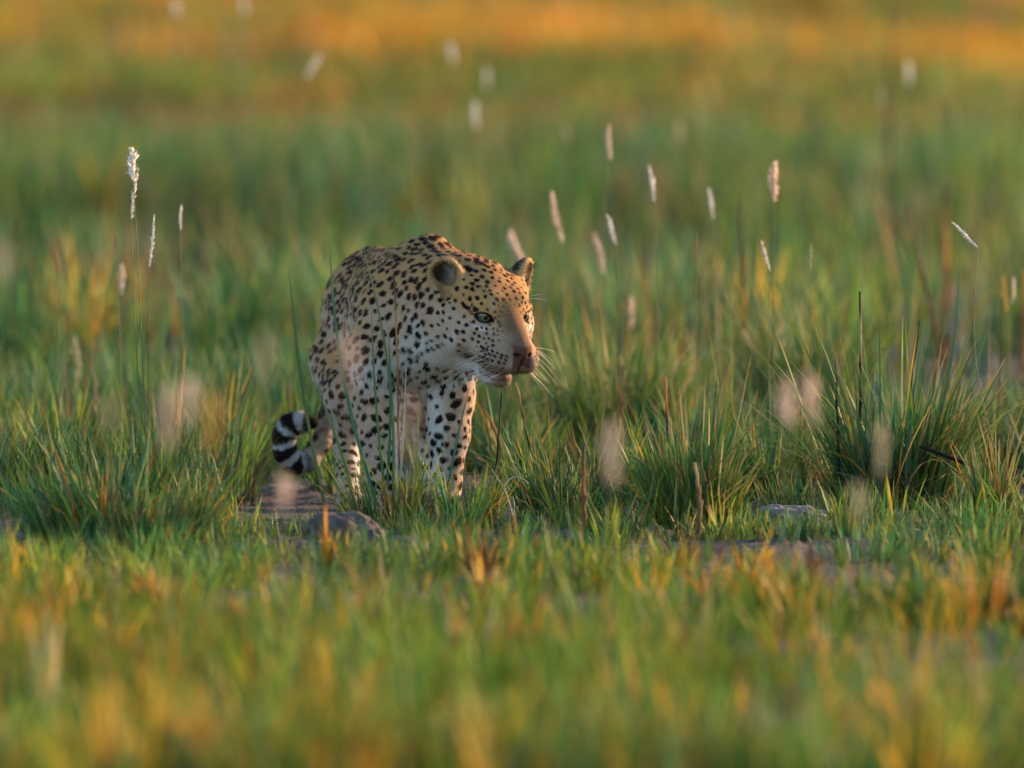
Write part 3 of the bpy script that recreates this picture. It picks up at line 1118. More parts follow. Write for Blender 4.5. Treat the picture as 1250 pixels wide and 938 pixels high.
    for s in (1,):
        for i in range(2):
            p = H(48, 22 * s + i * 3 * s, 18)
            k_ = np.argmin(((v - p) ** 2).sum(1))
            p = v[k_] - nrm[k_]
            d = HF * .5 + HU * rng.uniform(.3, .7) + HL * s * rng.uniform(.3, .9)
            d /= np.linalg.norm(d)
            pts = [p + d * rng.uniform(20, 26) * t - np.array([0, 0, 1]) * 5 * t * t for t in np.linspace(0, 1, 5)]
            tube(A, W(np.array(pts)), np.linspace(.24, .10, 5) * S, 4, (.85, .82, .76))
    wo = A.build('whiskers', M_WHISK, root)
    wo['kind'] = 'stuff'
    return root


def fur_flow(v, nrm, a, head, tail, z, f):
    """direction in which the coat lies, in the tangent plane"""
    back = -BR[1] * .9 + np.array([0, 0, -.45])
    d = np.tile(back, (len(v), 1))
    d = lerp(d, np.array([0, .1, -1.]), sstep(190, 130, z))
    hd = -HF + (v - H(110, 0, -20)) / 90
    d = d * (1 - head[:, None]) + hd * head[:, None]
    tt = np.zeros_like(v)
    best = np.full(len(v), 1e9)
    for p0, p1 in zip(TAIL[:-1], TAIL[1:]):
        e = p1 - p0
        t = np.clip(((v - p0) @ e) / (e @ e), 0, 1)
        dd = np.linalg.norm(v - (p0 + t[:, None] * e), axis=1)
        m = dd < best
        best[m] = dd[m]
        tt[m] = e / np.linalg.norm(e)
    d = d * (1 - tail[:, None]) + tt * tail[:, None]
    d -= nrm * (d * nrm).sum(1, keepdims=True)
    return d / (np.linalg.norm(d, axis=1, keepdims=True) + 1e-6)


def tube(A, pts, rad, sides, col):
    pts = np.asarray(pts, float)
    n = len(pts)
    rad = np.broadcast_to(np.asarray(rad, float), (n,))
    tg = np.gradient(pts, axis=0)
    tg /= np.linalg.norm(tg, axis=1, keepdims=True) + 1e-12
    ref = np.array([0.3, 1, .2])
    u = np.cross(tg, ref)
    u /= np.linalg.norm(u, axis=1, keepdims=True) + 1e-12
    w = np.cross(tg, u)
    an = np.linspace(0, 2 * math.pi, sides, endpoint=False)
    ring = np.cos(an)[None, :, None] * u[:, None] + np.sin(an)[None, :, None] * w[:, None]
    v = pts[:, None] + ring * rad[:, None, None]
    i0 = np.arange(n - 1)[:, None] * sides + np.arange(sides)[None]
    i1 = np.arange(n - 1)[:, None] * sides + (np.arange(sides) + 1)[None] % sides
    qd = np.stack([i0, i1, i1 + sides, i0 + sides], -1).reshape(-1, 4)
    caps = [[(n - 1) * sides + k, (n - 1) * sides + k + 1, (n - 1) * sides] for k in range(1, sides - 1)]
    col = np.asarray(col, float)
    if col.ndim == 2:
        col = np.repeat(col, sides, 0)
    A.add(v.reshape(-1, 3), tris=caps, quads=qd, col=col)


leopard = build_leopard()
# ------------------------------------------------------------------ tussocks, stalks, burnt stems and clods
def tussock(name, px, py, wpx, hpx, n, pal, label, cat, width=.0036, spread=.42, curl=.25, thatch=True, group=None, flat=.6):
    p = on_ground(px, py)
    k = S * (D0 + p.y) / D0
    rx = wpx * k * .5 * .62
    ry = rx * flat
    hgt = hpx * k
    g0 = float(gheight(np.array([p.x]), np.array([p.y]))[0])
    root = empty(name, (p.x, p.y, g0))
    tag(root, label, cat, group)
    r = np.sqrt(rng.random(n))
    an = rng.uniform(0, 2 * math.pi, n)
    # several sub-clumps so the outline is uneven
    m = max(5, n // 55)
    ca, cr = rng.uniform(0, 6.283, m), np.sqrt(rng.random(m))
    ci = rng.integers(0, m, n)
    bx = rx * (.85 * cr[ci] * np.cos(ca[ci]) + .30 * r * np.cos(an))
    by = ry * (.85 * cr[ci] * np.sin(ca[ci]) + .30 * r * np.sin(an))
    bz = gheight(bx + p.x, by + p.y) - g0 - .008
    az = np.arctan2(by + .3 * ry * rng.normal(0, 1, n), bx + .3 * rx * rng.normal(0, 1, n))
    ed = np.sqrt((bx / rx) ** 2 + (by / ry) ** 2)
    le = np.abs(rng.normal(0, .12, n)) + spread * .62 * ed * rng.uniform(.1, 1.2, n)
    ch = rng.uniform(.45, 1.08, m)
    ln = hgt * ch[ci] * np.where(rng.random(n) < .12, rng.uniform(1.0, 1.25, n), rng.uniform(.45, 1.0, n))
    cu = np.abs(rng.normal(0, curl, n)) + (rng.random(n) < .12) * rng.uniform(.3, .9, n)
    cm, _ = palette(m, pal)
    c, _ = palette(n, pal)
    c = c * .5 + cm[ci] * .5 * rng.uniform(.7, 1.3, (n, 1))
    odd = rng.random(n) < .13
    c[odd] = np.concatenate([STRAW, BROWN, ORANGE])[rng.integers(0, 9, odd.sum())]
    ctip = c * 1.15
    dry = rng.random(n) < .22
    ctip[dry] = ctip[dry] * .4 + STRAW[rng.integers(0, 3, dry.sum())] * .6
    V, T, C = blades(np.stack([bx, by, bz], 1), az, le, ln, width * rng.uniform(.6, 1.35, n), cu, c * .95, ctip, 5)
    o = mesh_obj('blades', V, T, M_GRASS, root, C)
    o['kind'] = 'stuff'
    if thatch:
        nn = n // 4
        i = rng.integers(0, n, nn)
        c, _ = palette(nn, [(BROWN, 4), (STRAW, 1.2)])
        V, T, C = blades(np.stack([bx[i], by[i], bz[i]], 1), rng.uniform(0, 6.283, nn), np.abs(rng.normal(.55, .35, nn)),
                         hgt * rng.uniform(.12, .5, nn), width * rng.uniform(.7, 1.5, nn), np.abs(rng.normal(0, .35, nn)), c, c * 1.2, 3)
        o = mesh_obj('dead_leaves', V, T, M_GRASS, root, C)
        o['kind'] = 'stuff'
    return root


GT = [(GREENS, 6), (TEAL, 4), (LIME, 2.2)]
GD = [(GREENS, 8), (TEAL, 2), (LIME, 2.4)]
GY = [(GREENS, 3), (LIME, 4), (STRAW, .8)]
TUS = 'green tussocks near the leopard'
for a in [
    (150, 672, 300, 148, 1500, GT, 'broad bushy blue-green tussock in the open left of the curled tail', .0036, .50),
    (250, 652, 110, 95, 420, GY, 'low yellow-green tuft between the broad bushy tussock and the tail', .0036, .45),
    (478, 646, 130, 100, 420, GY, 'loose tuft of thin mixed blades hiding the near fore paw', .0030, .40),
    (570, 644, 110, 92, 340, GY, 'low tuft of straw and green blades at the far fore paw', .0030, .42),
    (690, 632, 190, 135, 900, GT, 'dense blue-green tussock just beyond the muzzle', .0034, .45),
    (845, 648, 210, 190, 1200, GD, 'tall dark green tussock with stiff blades beside the rust stalk', .0036, .38),
    (940, 612, 130, 130, 520, GD, 'medium green tussock next to the rust-brown dead tuft', .0034, .40),
    (1095, 622, 220, 215, 1300, GT, 'largest blue-green tussock with long arching blades and burnt stems', .0036, .42),
    (1215, 640, 120, 135, 520, GY, 'light green upright tuft beside the fallen dark twig', .0036, .35),
    (268, 580, 100, 140, 520, GD, 'green tussock standing behind the curled tail', .0036, .36),
    (55, 590, 170, 160, 800, GD, 'shaded green tussock behind the broad bushy one', .0038, .40),
    (620, 600, 130, 120, 560, GT, 'soft blue-green tuft behind the far fore leg', .0034, .40),
    (760, 560, 220, 170, 900, GD, 'hazy green tussock behind the dense blue-green one', .0040, .36),
    (1000, 545, 220, 190, 900, GD, 'hazy green tussock behind the pink seed plumes', .0040, .36),
]:
    tussock('grass_tussock', a[0], a[1], a[2], a[3], int(a[4] * .72), a[5], a[6], 'tussock', a[7] * 1.2, a[8], .16, group=TUS)
tussock('dead_tuft', 1012, 612, 80, 72, 420, [(BROWN, 5), (np.array([[.24, .085, .025], [.30, .12, .03]]), 5)],
        'rust-brown dead grass tuft at the foot of the largest tussock', 'dead grass', .0028, .3, .35, False)
tussock('dead_tuft', 1218, 668, 40, 26, 120, [(np.array([[.26, .09, .035], [.2, .06, .03]]), 1)],
        'tiny reddish dead tuft on bare mud among creeping green', 'dead grass', .0028, .5, .5, False)
OR = [(ORANGE, 6), (STRAW, 1.5), (LIME, 1.5)]
ON = 'orange grass tufts in front of the mud strip'
for a in [
    (905, 728, 75, 92, 60, 'bright orange grass tuft beside a dark dead one', ORANGE),
    (480, 812, 50, 85, 40, 'orange tuft over the blurred bare patch', None), (1025, 835, 60, 95, 50, 'orange tuft beneath the pale mud mound', None),
    (625, 900, 60, 80, 50, 'orange tuft beneath the reddish brown dead tuft', None), (225, 945, 70, 110, 60, 'largest dense orange tuft far below the three cream plumes', None),
    (75, 760, 60, 95, 50, 'orange tuft under the broad bushy tussock', None), (190, 750, 50, 85, 40, 'short orange tuft under the low yellow-green tuft', None),
    (800, 800, 60, 75, 50, 'thin orange grass tuft out of focus', None), (10, 800, 50, 85, 45, 'thin orange grass tuft out of focus', None),
    (1110, 905, 70, 95, 55, 'thin orange grass tuft out of focus', None), (310, 790, 60, 80, 45, 'thin orange grass tuft out of focus', None),
    (1245, 780, 40, 80, 40, 'thin orange grass tuft out of focus', None), (590, 745, 50, 75, 40, 'thin orange grass tuft out of focus', None),
    (690, 780, 45, 60, 35, 'thin orange grass tuft out of focus', None), (520, 960, 50, 60, 40, 'thin orange grass tuft out of focus', None),
    (400, 700, 16, 90, 12, 'single clump of orange blades before the big mud clod', None),
]:
    tussock('orange_tuft', a[0], a[1], a[2], a[3], int(a[4] * 1.5), [(ORANGE, 5), (STRAW, .6)] if a[6] is not None else OR, a[5], 'grass tuft', .0095, .28, .2, False, ON)
tussock('dark_tuft', 985, 712, 60, 75, 60, [(BROWN, 1)], 'dark brown dead tuft beside the bright orange one', 'dead grass', .007, .4, .3, False)
tussock('dark_tuft', 835, 690, 55, 60, 70, [(BROWN, 1)], 'dark brown dead tuft on the mud before the dark green tussock', 'dead grass', .006, .4, .3, False)
tussock('dark_tuft', 585, 720, 40, 90, 40, [(np.array([[.20, .06, .03], [.12, .05, .03]]), 1)], 'reddish brown dead tuft in front of the far fore paw', 'dead grass', .006, .25, .2, False)


def curve(p0, p1, bow, n=7):
    """points from p0 to p1 with a sideways bow"""
    p0, p1 = np.array(p0), np.array(p1)
    t = np.linspace(0, 1, n)[:, None]
    sidev = np.array([1., .3, 0])
    return p0 + (p1 - p0) * t + sidev * bow * np.sin(t * math.pi)


def seed_stalk(head_top, head_bot, Y, wpx, base_dx, label, tone='white', stem=(.24, .22, .09), bow=.0, group=None, name='seed_stalk', stem_r=.0013, fl=1.0, n=150):
    t = np.array(at(head_top[0], head_top[1], Y))
    b = np.array(at(head_bot[0], head_bot[1], Y))
    k = S * (D0 + Y) / D0
    gx = b[0] + base_dx * k
    gy = Y + rng.uniform(-.05, .05)
    g = np.array([gx, gy, float(gheight(np.array([gx]), np.array([gy]))[0]) - .004])
    root = empty(name, g)
    tag(root, label, 'seed stalk' if name == 'seed_stalk' else 'seed plume', group)
    A = Acc()
    pts = np.concatenate([curve(g, b, bow, 8), curve(b, t, 0, 4)[1:]]) - g
    tube(A, pts, np.linspace(stem_r * 1.3, stem_r * .5, len(pts)), 5, np.array(stem))
    A.build('stem', M_DRY, root)
    A = Acc()
    tones = {'white': ((.88, .86, .82), (.78, .69, .60)), 'pink': ((.86, .72, .60), (.72, .52, .40)), 'brown': ((.34, .20, .11), (.42, .30, .18)),
             'gold': ((.72, .46, .14), (.55, .33, .10)), 'pale': ((.58, .54, .36), (.5, .42, .26))}
    ca, cb = [np.array(c) for c in tones[tone]]
    L = np.linalg.norm(t - b)
    ax = (t - b) / L
    R_ = wpx * k * .5
    tt = rng.random(n)
    prof = np.sin(np.clip(tt * .92 + .06, 0, 1) * math.pi) ** .6 * (.7 + .5 * rng.random())
    wob = R_ * .35 * np.sin(tt * 7 + rng.uniform(0, 6))
    cen = (b - g) + ax * (tt * L)[:, None] + np.array([1., 0, 0]) * wob[:, None] * .5
    an = rng.uniform(0, 2 * math.pi, n)
    s1 = np.cross(ax, [0, 1, .1])
    s1 /= np.linalg.norm(s1)
    s2 = np.cross(ax, s1)
    rad = np.cos(an)[:, None] * s1 + np.sin(an)[:, None] * s2
    d = rad * rng.uniform(.35, .9, (n, 1)) + ax * rng.uniform(.5, 1.1, (n, 1))
    d /= np.linalg.norm(d, axis=1, keepdims=True)
    ll = R_ * prof * rng.uniform(1.0, 1.9, n) * fl
    sdv = np.cross(d, rng.normal(0, 1, (n, 3)))
    sdv /= np.linalg.norm(sdv, axis=1, keepdims=True)
    w = np.maximum(R_ * .16, .0009)
    base = cen + rad * (R_ * .12 * prof)[:, None]
    mid = base + d * (ll * .55)[:, None]
    v = np.stack([base - sdv * w * .4, base + sdv * w * .4, mid + sdv * w, mid - sdv * w, base + d * ll[:, None]], 1).reshape(-1, 3)
    i = np.arange(n)[:, None] * 5
    q = i + np.array([[0, 1, 2, 3]])
    tr = i + np.array([[3, 2, 4]])
    mixw = rng.random(n)
    col = np.repeat(ca * mixw[:, None] + cb * (1 - mixw[:, None]), 5, 0)
    A.add(v, tris=tr, quads=q, col=col)
    # core
    core = curve(b - g, t - g, 0, 5)
    tube(A, core, np.array([.4, .8, .8, .6, .2]) * R_ * .38, 6, ca * .5 + cb * .5)
    A.build('seed_head', M_FLUFF, root)
    return root


SG = 'pale seed stalks standing above the meadow'
FARL = 'small blurred white seed head over the far meadow'
for a in [
    ((161, 181), (163, 222), .15, 12.5, 18, 'tallest white fluffy seed head with ragged tip, beside a dewy stem', 'white', None),
    ((168, 205), (160, 268), .18, 7, 20, 'thin pinkish seed head hanging just under the tallest white one', 'white', None),
    ((189, 261), (183, 326), .10, 7, -4, 'slim white seed head on a wiry stem below the tallest one', 'white', None),
    ((221, 250), (220, 282), 1.0, 6, 4, 'short cream seed head right of the slim white one', 'white', None),
    ((142, 283), (141, 314), .8, 4, 4, 'narrow brown seed head beside the wiry white stems', 'brown', None),
    ((68, 303), (72, 340), 1.2, 5, 8, 'small curved brown seed head over the shaded tussock', 'brown', None),
    ((149, 322), (149, 360), 2.2, 8, 2, 'pinkish blurred seed head above a rusty stem', 'pink', None),
    ((743, 153), (744, 196), 2.6, 8, 6, 'peach seed head standing highest over the middle meadow', 'pink', None),
    ((793, 202), (799, 247), 2.0, 8, 8, 'tilted white seed head beside the highest peach one', 'white', None),
    ((865, 230), (871, 268), 2.4, 7, 8, 'faint slim cream seed head near the orange burnt stem', 'white', None),
    ((945, 198), (945, 247), 1.6, 13, 0, 'thick pink and white seed head shaped like a flame', 'pink', None),
    ((672, 232), (686, 297), 2.6, 10, 12, 'long cream seed head leaning left over the far ear', 'pink', None),
    ((741, 262), (752, 299), 1.8, 8, 8, 'short bright white tilted seed head in mid meadow', 'white', None),
    ((726, 284), (738, 335), 3.0, 12, 6, 'bent peach seed head with a nodding tip', 'pink', None),
    ((622, 282), (638, 326), 3.4, 15, 10, 'thick peach seed head right behind the far ear', 'pink', None),
    ((851, 285), (850, 331), .9, 4, 2, 'narrow brown seed head by the orange burnt stem', 'brown', None),
    ((929, 294), (940, 331), 1.0, 5, 4, 'thin curved cream seed head under the flame-shaped one', 'white', None),
    ((990, 297), (990, 335), 1.2, 4, 0, 'thin upright straw seed head between two pale ones', 'pale', None),
    ((1162, 271), (1194, 303), .2, 8, 52, 'white seed head bent flat on an arching stem', 'white', None),
    ((771, 362), (771, 402), 3.0, 9, 2, 'low peach seed head half sunk in the grass', 'pink', None),
    ((1224, 336), (1228, 382), 2.4, 10, 8, 'golden seed head low among the grass near the arching stem', 'gold', None),
    ((1238, 338), (1236, 372), 2.0, 7, 4, 'small peach seed head touching the golden one', 'pink', None),
    ((92, 412), (95, 470), 2.6, 11, 3, 'blurred straw seed head beside a rusty stem', 'pale', None),
    ((1108, 76), (1110, 106), 8.0, 7.5, 0, 'blurred white seed head beside the very faint tall brown stem', 'white', None),
    ((549, 52), (554, 78), 8.5, 8, 2, FARL, 'white', None),
    ((579, 124), (581, 158), 7.0, 9.5, 2, 'largest blurred white seed head straight above the leopard', 'white', None),
    ((594, 84), (595, 110), 9.0, 8, 0, FARL, 'white', None),
    ((391, 66), (374, 96), 7.0, 7.5, -6, 'slanting blurred white seed head over the far meadow', 'white', None),
    ((855, 132), (856, 164), 7.0, 7, 2, FARL, 'pale', None),
    ((828, 148), (828, 178), 8.5, 9, 2, FARL, 'pale', None),
    ((214, 0), (216, 22), 9.5, 8, 0, FARL, 'white', None),
    ((297, -4), (298, 18), 9.5, 8, 0, FARL, 'white', None),
    ((1074, 108), (1076, 132), 8.0, 8, 0, FARL, 'pale', None),
    ((438, 150), (440, 176), 7.5, 6, 0, FARL, 'pale', None),
    ((690, 150), (692, 176), 7.5, 6, 0, FARL, 'pale', None),
]:
    bow = -.05 if a[0][0] == 1162 else rng.normal(0, .008)
    seed_stalk(a[0], a[1], a[2], a[3] * .9, a[4], a[5], a[6], bow=bow, group=SG)
# soft plumes near the lens
PG = 'blurred seed plumes close to the lens'
for a in [
    ((206, 470), (204, 545), -7.1, 34, 'soft cream plume, one of three over the broad bushy tussock', 'pink'),
    ((236, 462), (226, 520), -6.9, 23, 'soft cream plume, one of three over the broad bushy tussock', 'pink'),
    ((258, 480), (257, 552), -7.2, 34, 'soft cream plume, one of three over the broad bushy tussock', 'gold'),
    ((322, 405), (322, 470), -7.4, 23, 'faint pale green plume above the green tussock behind the tail', 'pale'),
    ((746, 515), (747, 595), -6.7, 27, 'pale plume before the dark green tussock', 'pink'),
    ((1077, 512), (1074, 580), -5.9, 21, 'cream plume before the largest blue-green tussock', 'pale'),
    ((960, 462), (962, 520), -6.1, 25, 'pink plume, one of a pair over the rust-brown dead tuft', 'pink'),
    ((986, 456), (994, 518), -6.1, 25, 'pink plume, one of a pair over the rust-brown dead tuft', 'pink'),
    ((1047, 592), (1048, 640), -6.5, 27, 'straw plume on the mud below the largest tussock', 'pale'),
    ((347, 578), (344, 624), -6.1, 23, 'peach plume just below the curled tail', 'pink'),
    ((424, 405), (428, 475), -7.5, 20, 'peach plume in front of the thigh', 'pink'),
    ((498, 478), (496, 560), -7.3, 18, 'peach plume in front of the chest', 'pink'),
    ((134, 480), (132, 530), -7.1, 18, 'faint straw plume left of the three cream ones', 'pale'),
    ((5, 300), (4, 345), -7.3, 16, 'peach plume alone at the open side of the meadow', 'pink'),
]:
    seed_stalk(a[0], a[1], a[2], a[3] * .85, rng.uniform(-6, 6), a[4], a[5], group=PG, name='seed_plume', stem_r=.0014, n=52, fl=.9)


# ---- burnt and rusty stems
def burnt_stem(top, base, Y, wpx, cols, label, bow=0., lean_y=0., name='burnt_stem', cat='burnt stem'):
    """cols: colours from the ground to the tip"""
    t = np.array(at(top[0], top[1], Y + lean_y))
    k = S * (D0 + Y) / D0
    bx = at(base[0], base[1], Y).x
    g = np.array([bx, Y, float(gheight(np.array([bx]), np.array([Y]))[0]) - .004])
    root = empty(name, g)
    tag(root, label, cat, 'burnt and rusty stems')
    pts = curve(g, t, bow, 13) - g
    pts[:, 0] += rng.normal(0, .0010, 13)
    A = Acc()
    cc = np.array(cols, float)
    x = np.linspace(0, len(cc) - 1, 13)
    i = np.minimum(x.astype(int), len(cc) - 2) if len(cc) > 1 else np.zeros(13, int)
    fr = sstep(.35, .65, x - i)[:, None]
    col = cc[i] * (1 - fr) + cc[np.minimum(i + 1, len(cc) - 1)] * fr
    rad = np.linspace(1.15, .55, 13) * wpx * k * .5 * rng.uniform(.85, 1.15, 13)
    tube(A, pts, rad, 6, col)
    A.build('stem', M_DRY, root)
    A = Acc()                                   # a dry sheath peeling off
    j = 5
    sh = np.array([pts[j], pts[j + 1] + [.004, -.002, 0], pts[j + 2] + [.010, -.003, -.004]])
    tube(A, sh, np.array([.9, .7, .1]) * wpx * k * .4, 4, cc[-1] * .5 + np.array([.2, .13, .06]) * .5)
    A.build('leaf_sheath', M_DRY, root)
    return root


BK, RU, OG, ST, BN = (.016, .013, .012), (.22, .075, .030), (.56, .25, .06), (.50, .36, .18), (.10, .055, .03)
for a in [
    ((1050, 356), (1046, 640), .25, 4.5, [BN, BK, BK, BK, ST, BK], 'black burnt stem with a straw coloured band, tallest over the largest tussock', .004),
    ((1020, 438), (1026, 636), .20, 4.0, [RU, BK, BK, (.10, .08, .09)], 'short black burnt stem with pale tip beside the banded one', .0),
    ((1122, 392), (1096, 640), .5, 3.5, [BN, BK, BN, BK], 'black stem leaning right out of the largest tussock', .0),
    ((1068, 455), (1046, 640), .15, 3.2, [BN, BK, (.3, .3, .28)], 'grey curved stem crossing the banded black one', .012),
    ((1108, 252), (1168, 560), 3.6, 5, [BN, BN, (.14, .08, .05)], 'blurred brown stem leaning steeply left in the meadow', .0),
    ((903, 246), (916, 560), 3.4, 6, [BN, OG, OG, BK, BN], 'blurred orange stem with a charred top in the meadow', .0),
    ((1154, 225), (1156, 540), 5.5, 8, [BN, RU, OG, BN], 'blurred rusty stem rising behind the flat white seed head', .0),
    ((613, 480), (604, 650), -.12, 3.4, [BN, BK, BK, BN, BK], 'black burnt stem standing under the chin', -.004),
    ((630, 468), (662, 640), .55, 4.0, [BN, BK, BK, ST], 'dark leaning stem behind the muzzle', .0),
    ((713, 545), (712, 690), -.9, 6, [RU, RU, (.30, .11, .04), BN], 'thick rust-red stem before the dense blue-green tussock', .0),
    ((481, 336), (487, 650), -.22, 3.6, [BN, RU, RU, BN, OG, OG, BK], 'orange and black stem in front of the near shoulder', .003),
    ((465, 552), (469, 650), -.20, 4.0, [BN, RU, OG, BK], 'short scorched stem before the near fore leg', .0),
    ((147, 440), (150, 590), 4.0, 9, [RU, RU, (.34, .12, .05)], 'blurred rust-red stem under the pinkish seed head', .0),
    ((209, 400), (205, 560), 5.0, 9, [BN, (.14, .05, .04), RU], 'blurred maroon stem over the dark gap in the grass', .0),
    ((755, 400), (758, 600), 1.6, 4, [BN, RU, BN], 'slender brown stem in the hazy green tussock', .0),
    ((812, 460), (818, 640), .5, 4, [BN, BN, OG], 'amber tipped stem in the dark green tussock', .0),
    ((1177, 590), (1172, 690), -.4, 3.4, [RU, RU, ST], 'pale rusty stick standing at the edge of the mud', -.01),
    ((1165, 660), (1158, 730), -1.2, 7, [BN, BN], 'short blurred dark stem in front of the mud', .0),
    ((848, 565), (850, 690), -.9, 6, [BN, (.24, .13, .05), ST], 'blurred straw stem over the dark dead tuft', .01),
    ((1250, 330), (1246, 600), 3.6, 6, [BN, RU, OG], 'blurred amber stem beside the golden seed head', .0),
    ((1088, 10), (1086, 300), 11, 7, [BN, BN], 'very faint tall brown stem before the orange grass', .0),
]:
    burnt_stem(a[0], a[1], a[2], a[3], a[4], a[5], a[6])

# long single blades in front of the animal
def long_blade(top, base, Y, wpx, bow, c, label):
    t = np.array(at(top[0], top[1], Y))
    bx = at(base[0], base[1], Y).x
    g = np.array([bx, Y, float(gheight(np.array([bx]), np.array([Y]))[0]) - .004])
    pts = curve(g, t, bow, 14) - g
    w = wpx * S * .5 * np.array([1, 1, 1.05, 1.1, 1.1, 1.1, 1.05, 1, .95, .85, .75, .6, .4, .12])
    sd_ = np.array([.9, .43, 0])
    fold = np.array([-.3, .5, 0]) * .35
    v = np.stack([pts - sd_ * w[:, None], pts + fold * w[:, None], pts + sd_ * w[:, None]], 1).reshape(-1, 3)
    i = np.arange(13)[:, None] * 3
    q = np.concatenate([i + np.array([[0, 1, 4, 3]]), i + np.array([[1, 2, 5, 4]])])
    tw = np.linspace(0, 1, 14)[:, None] ** 3
    col = np.repeat(np.array(c) * (1 - .5 * tw) + np.array([.4, .34, .16]) * .5 * tw, 3, 0)
    o = mesh_obj('grass_shoot', v, q, M_GRASS, None, col, loc=g)
    tag(o, label, 'grass shoot', 'long single grass blades')


TE, GRN = (.05, .17, .085), (.09, .19, .05)
for a in [
    ((402, 286), (470, 650), -.26, 4.2, -.030, TE, 'longest blue-green blade curving across the flank and fore leg'),
    ((352, 318), (398, 640), .30, 4.0, -.012, (.16, .20, .07), 'long pale green blade rising left of the rump'),
    ((443, 298), (478, 650), -.25, 3.4, .030, (.13, .18, .07), 'long pinkish-green blade crossing the near shoulder'),
    ((453, 372), (476, 650), -.24, 3.2, -.008, GRN, 'upright green blade on the near fore leg'),
    ((474, 395), (468, 650), -.24, 3.4, .010, TE, 'upright blue-green blade beside the orange and black stem'),
    ((496, 420), (482, 650), -.28, 3.0, .006, (.35, .36, .26), 'short whitish blade on the chest'),
    ((385, 470), (440, 650), -.22, 3.8, .010, GRN, 'green blade leaning over the hind leg'),
    ((512, 480), (506, 650), -.25, 3.2, .0, (.24, .24, .06), 'yellow-green blade before the chest plume'),
    ((574, 470), (540, 650), -.20, 3.2, -.006, TE, 'blue-green blade leaning along the far fore leg'),
    ((400, 565), (432, 660), -.30, 4.2, .0, GRN, 'short green blade at the hind paw'),
    ((1172, 310), (1110, 640), .25, 4.5, .030, TE, 'long arching blade of the largest tussock'),
    ((1128, 400), (1105, 640), .2, 4.0, -.010, TE, 'straight blue-green blade in the largest tussock'),
    ((30, 505), (120, 660), -.1, 4.0, -.01, TE, 'blade leaning far out of the broad bushy tussock'),
    ((298, 560), (230, 655), -.1, 4.5, .0, TE, 'blade leaning toward the tail from the broad bushy tussock'),
]:
    long_blade(*a)

# a fallen charred twig and curled dead leaves
A = Acc()
g = np.array(at(1160, 561, .1))
pts = np.array([at(1122, 545, .12), at(1142, 552, .1), at(1160, 559, .1), at(1180, 566, .08), at(1196, 577, .08)]) - g
tube(A, pts, np.array([1.2, 2.6, 2.4, 2.8, 1.6]) * S, 6, (.012, .010, .010))
o = A.build('twig', M_DRY, None, loc=g)
tag(o, 'charred twig caught slanting in the largest tussock', 'twig')
A = Acc()
g = np.array(at(602, 612, -.3))
pts = np.array([at(498, 612, -.28), at(530, 610, -.3), at(565, 607, -.3), at(600, 602, -.3)]) - g
tube(A, pts, np.array([1.2, 1.5, 1.3, .7]) * S, 5, (.42, .34, .22))
o = A.build('twig', M_DRY, None, loc=g)
tag(o, 'pale straw twig lying level between the fore paws', 'twig')
for i, (pp, Y, lab) in enumerate([
    ([(646, 590), (632, 580), (618, 586), (610, 606), (606, 640)], -.32, 'whitish dead leaf arching over beside the far fore paw'),
    ([(600, 573), (608, 585), (618, 600), (628, 640)], -.30, 'whitish dead leaf with a kink under the burnt chin stem'),
    ([(626, 606), (628, 616), (627, 626), (630, 645)], -.36, 'short cream curled leaf on the dark soil'),
    ([(456, 622), (474, 618), (490, 630), (497, 655)], -.36, 'blue-white arched leaf before the near fore paw'),
]):
    A = Acc()
    W_ = np.array([at(x, y, Y) for x, y in pp])
    g = W_[-1].copy()
    t = np.linspace(0, len(pp) - 1, 14)
    k = np.minimum(t.astype(int), len(pp) - 2)
    fr = (t - k)[:, None]
    pts = W_[k] * (1 - fr) + W_[k + 1] * fr
    for _ in range(3):
        pts[1:-1] = (pts[:-2] + 2 * pts[1:-1] + pts[2:]) / 4
    tube(A, pts - g, np.linspace(.35, 1.5, 14) * S, 4, (.62, .58, .44) if i != 3 else (.34, .44, .38))
    o = A.build('dead_leaf', M_DRY, None, loc=g)
    tag(o, lab, 'dead leaf', 'curled dead leaves')


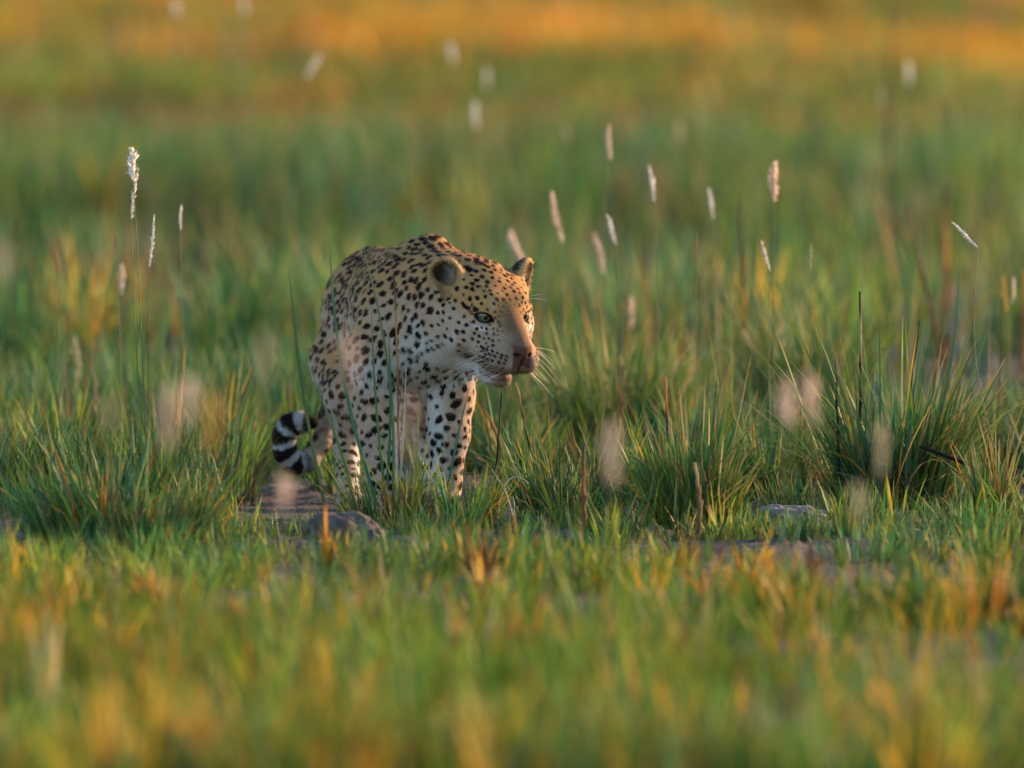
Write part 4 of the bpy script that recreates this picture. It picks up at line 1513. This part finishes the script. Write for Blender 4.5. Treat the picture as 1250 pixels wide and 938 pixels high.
# ---- clods of mud
def clod(px, py, wpx, hpx, label, tone, seed, cat='mud clod'):
    p = on_ground(px, py)
    k = S * (D0 + p.y) / D0
    import bmesh
    bm = bmesh.new()
    bmesh.ops.create_icosphere(bm, subdivisions=5, radius=1)
    v = np.array([x.co[:] for x in bm.verts])
    f = np.array([[w.index for w in x.verts] for x in bm.faces])
    bm.free()
    n_ = v.copy()
    r = 1 + .28 * value_noise(n_ * 1.6 + seed, seed) + .16 * value_noise(n_ * 4 + seed, seed + 1) + .07 * value_noise(n_ * 10, seed + 2) + .04 * value_noise(n_ * 24, seed + 3)
    v = n_ * r[:, None] * np.array([wpx * k * .5, wpx * k * .36, hpx * k * .8])
    v[:, 2] += hpx * k * .12
    col = np.array(tone) * (1 + .25 * value_noise(n_ * 5, seed + 4))[:, None]
    g0 = float(gheight(np.array([p.x]), np.array([p.y]))[0])
    o = mesh_obj('mud_clod', v, f, M_CLOD, None, col, loc=(p.x, p.y, g0))
    tag(o, label, cat, 'clods of mud along the bare strip')


for i, a in enumerate([
    (420, 668, 92, 40, 'largest lumpy grey-brown mud clod, in front of the hind paw', (.15, .115, .10)),
    (376, 676, 50, 20, 'low rounded grey clod leaning on the largest one', (.17, .145, .135)),
    (500, 668, 60, 14, 'flat grey clod right beside the largest one', (.16, .14, .13)),
    (962, 636, 90, 22, 'pale mud mound below the medium green tussock', (.26, .23, .20)),
    (800, 656, 50, 18, 'dark split clod below the dark green tussock', (.11, .095, .09)),
    (690, 658, 56, 16, 'pinkish grey clod by the thick rust-red stem', (.24, .19, .17)),
    (740, 662, 40, 12, 'small grey clod near the thick rust-red stem', (.19, .17, .17)),
    (1112, 664, 60, 18, 'dark grey clod on the mud below the largest tussock', (.13, .115, .12)),
    (1150, 672, 40, 12, 'small clod beside the pale rusty stick', (.17, .15, .15)),
    (655, 655, 40, 12, 'dark clod beside the reddish brown dead tuft', (.12, .10, .10)),
    (20, 662, 50, 14, 'grey clod at the outer foot of the broad bushy tussock', (.18, .16, .15)),
    (348, 596, 60, 10, 'flat grey clod on the mud under the tail', (.20, .17, .16)),
]):
    clod(a[0], a[1], a[2], a[3], a[4], a[5], 10 + i * 7)
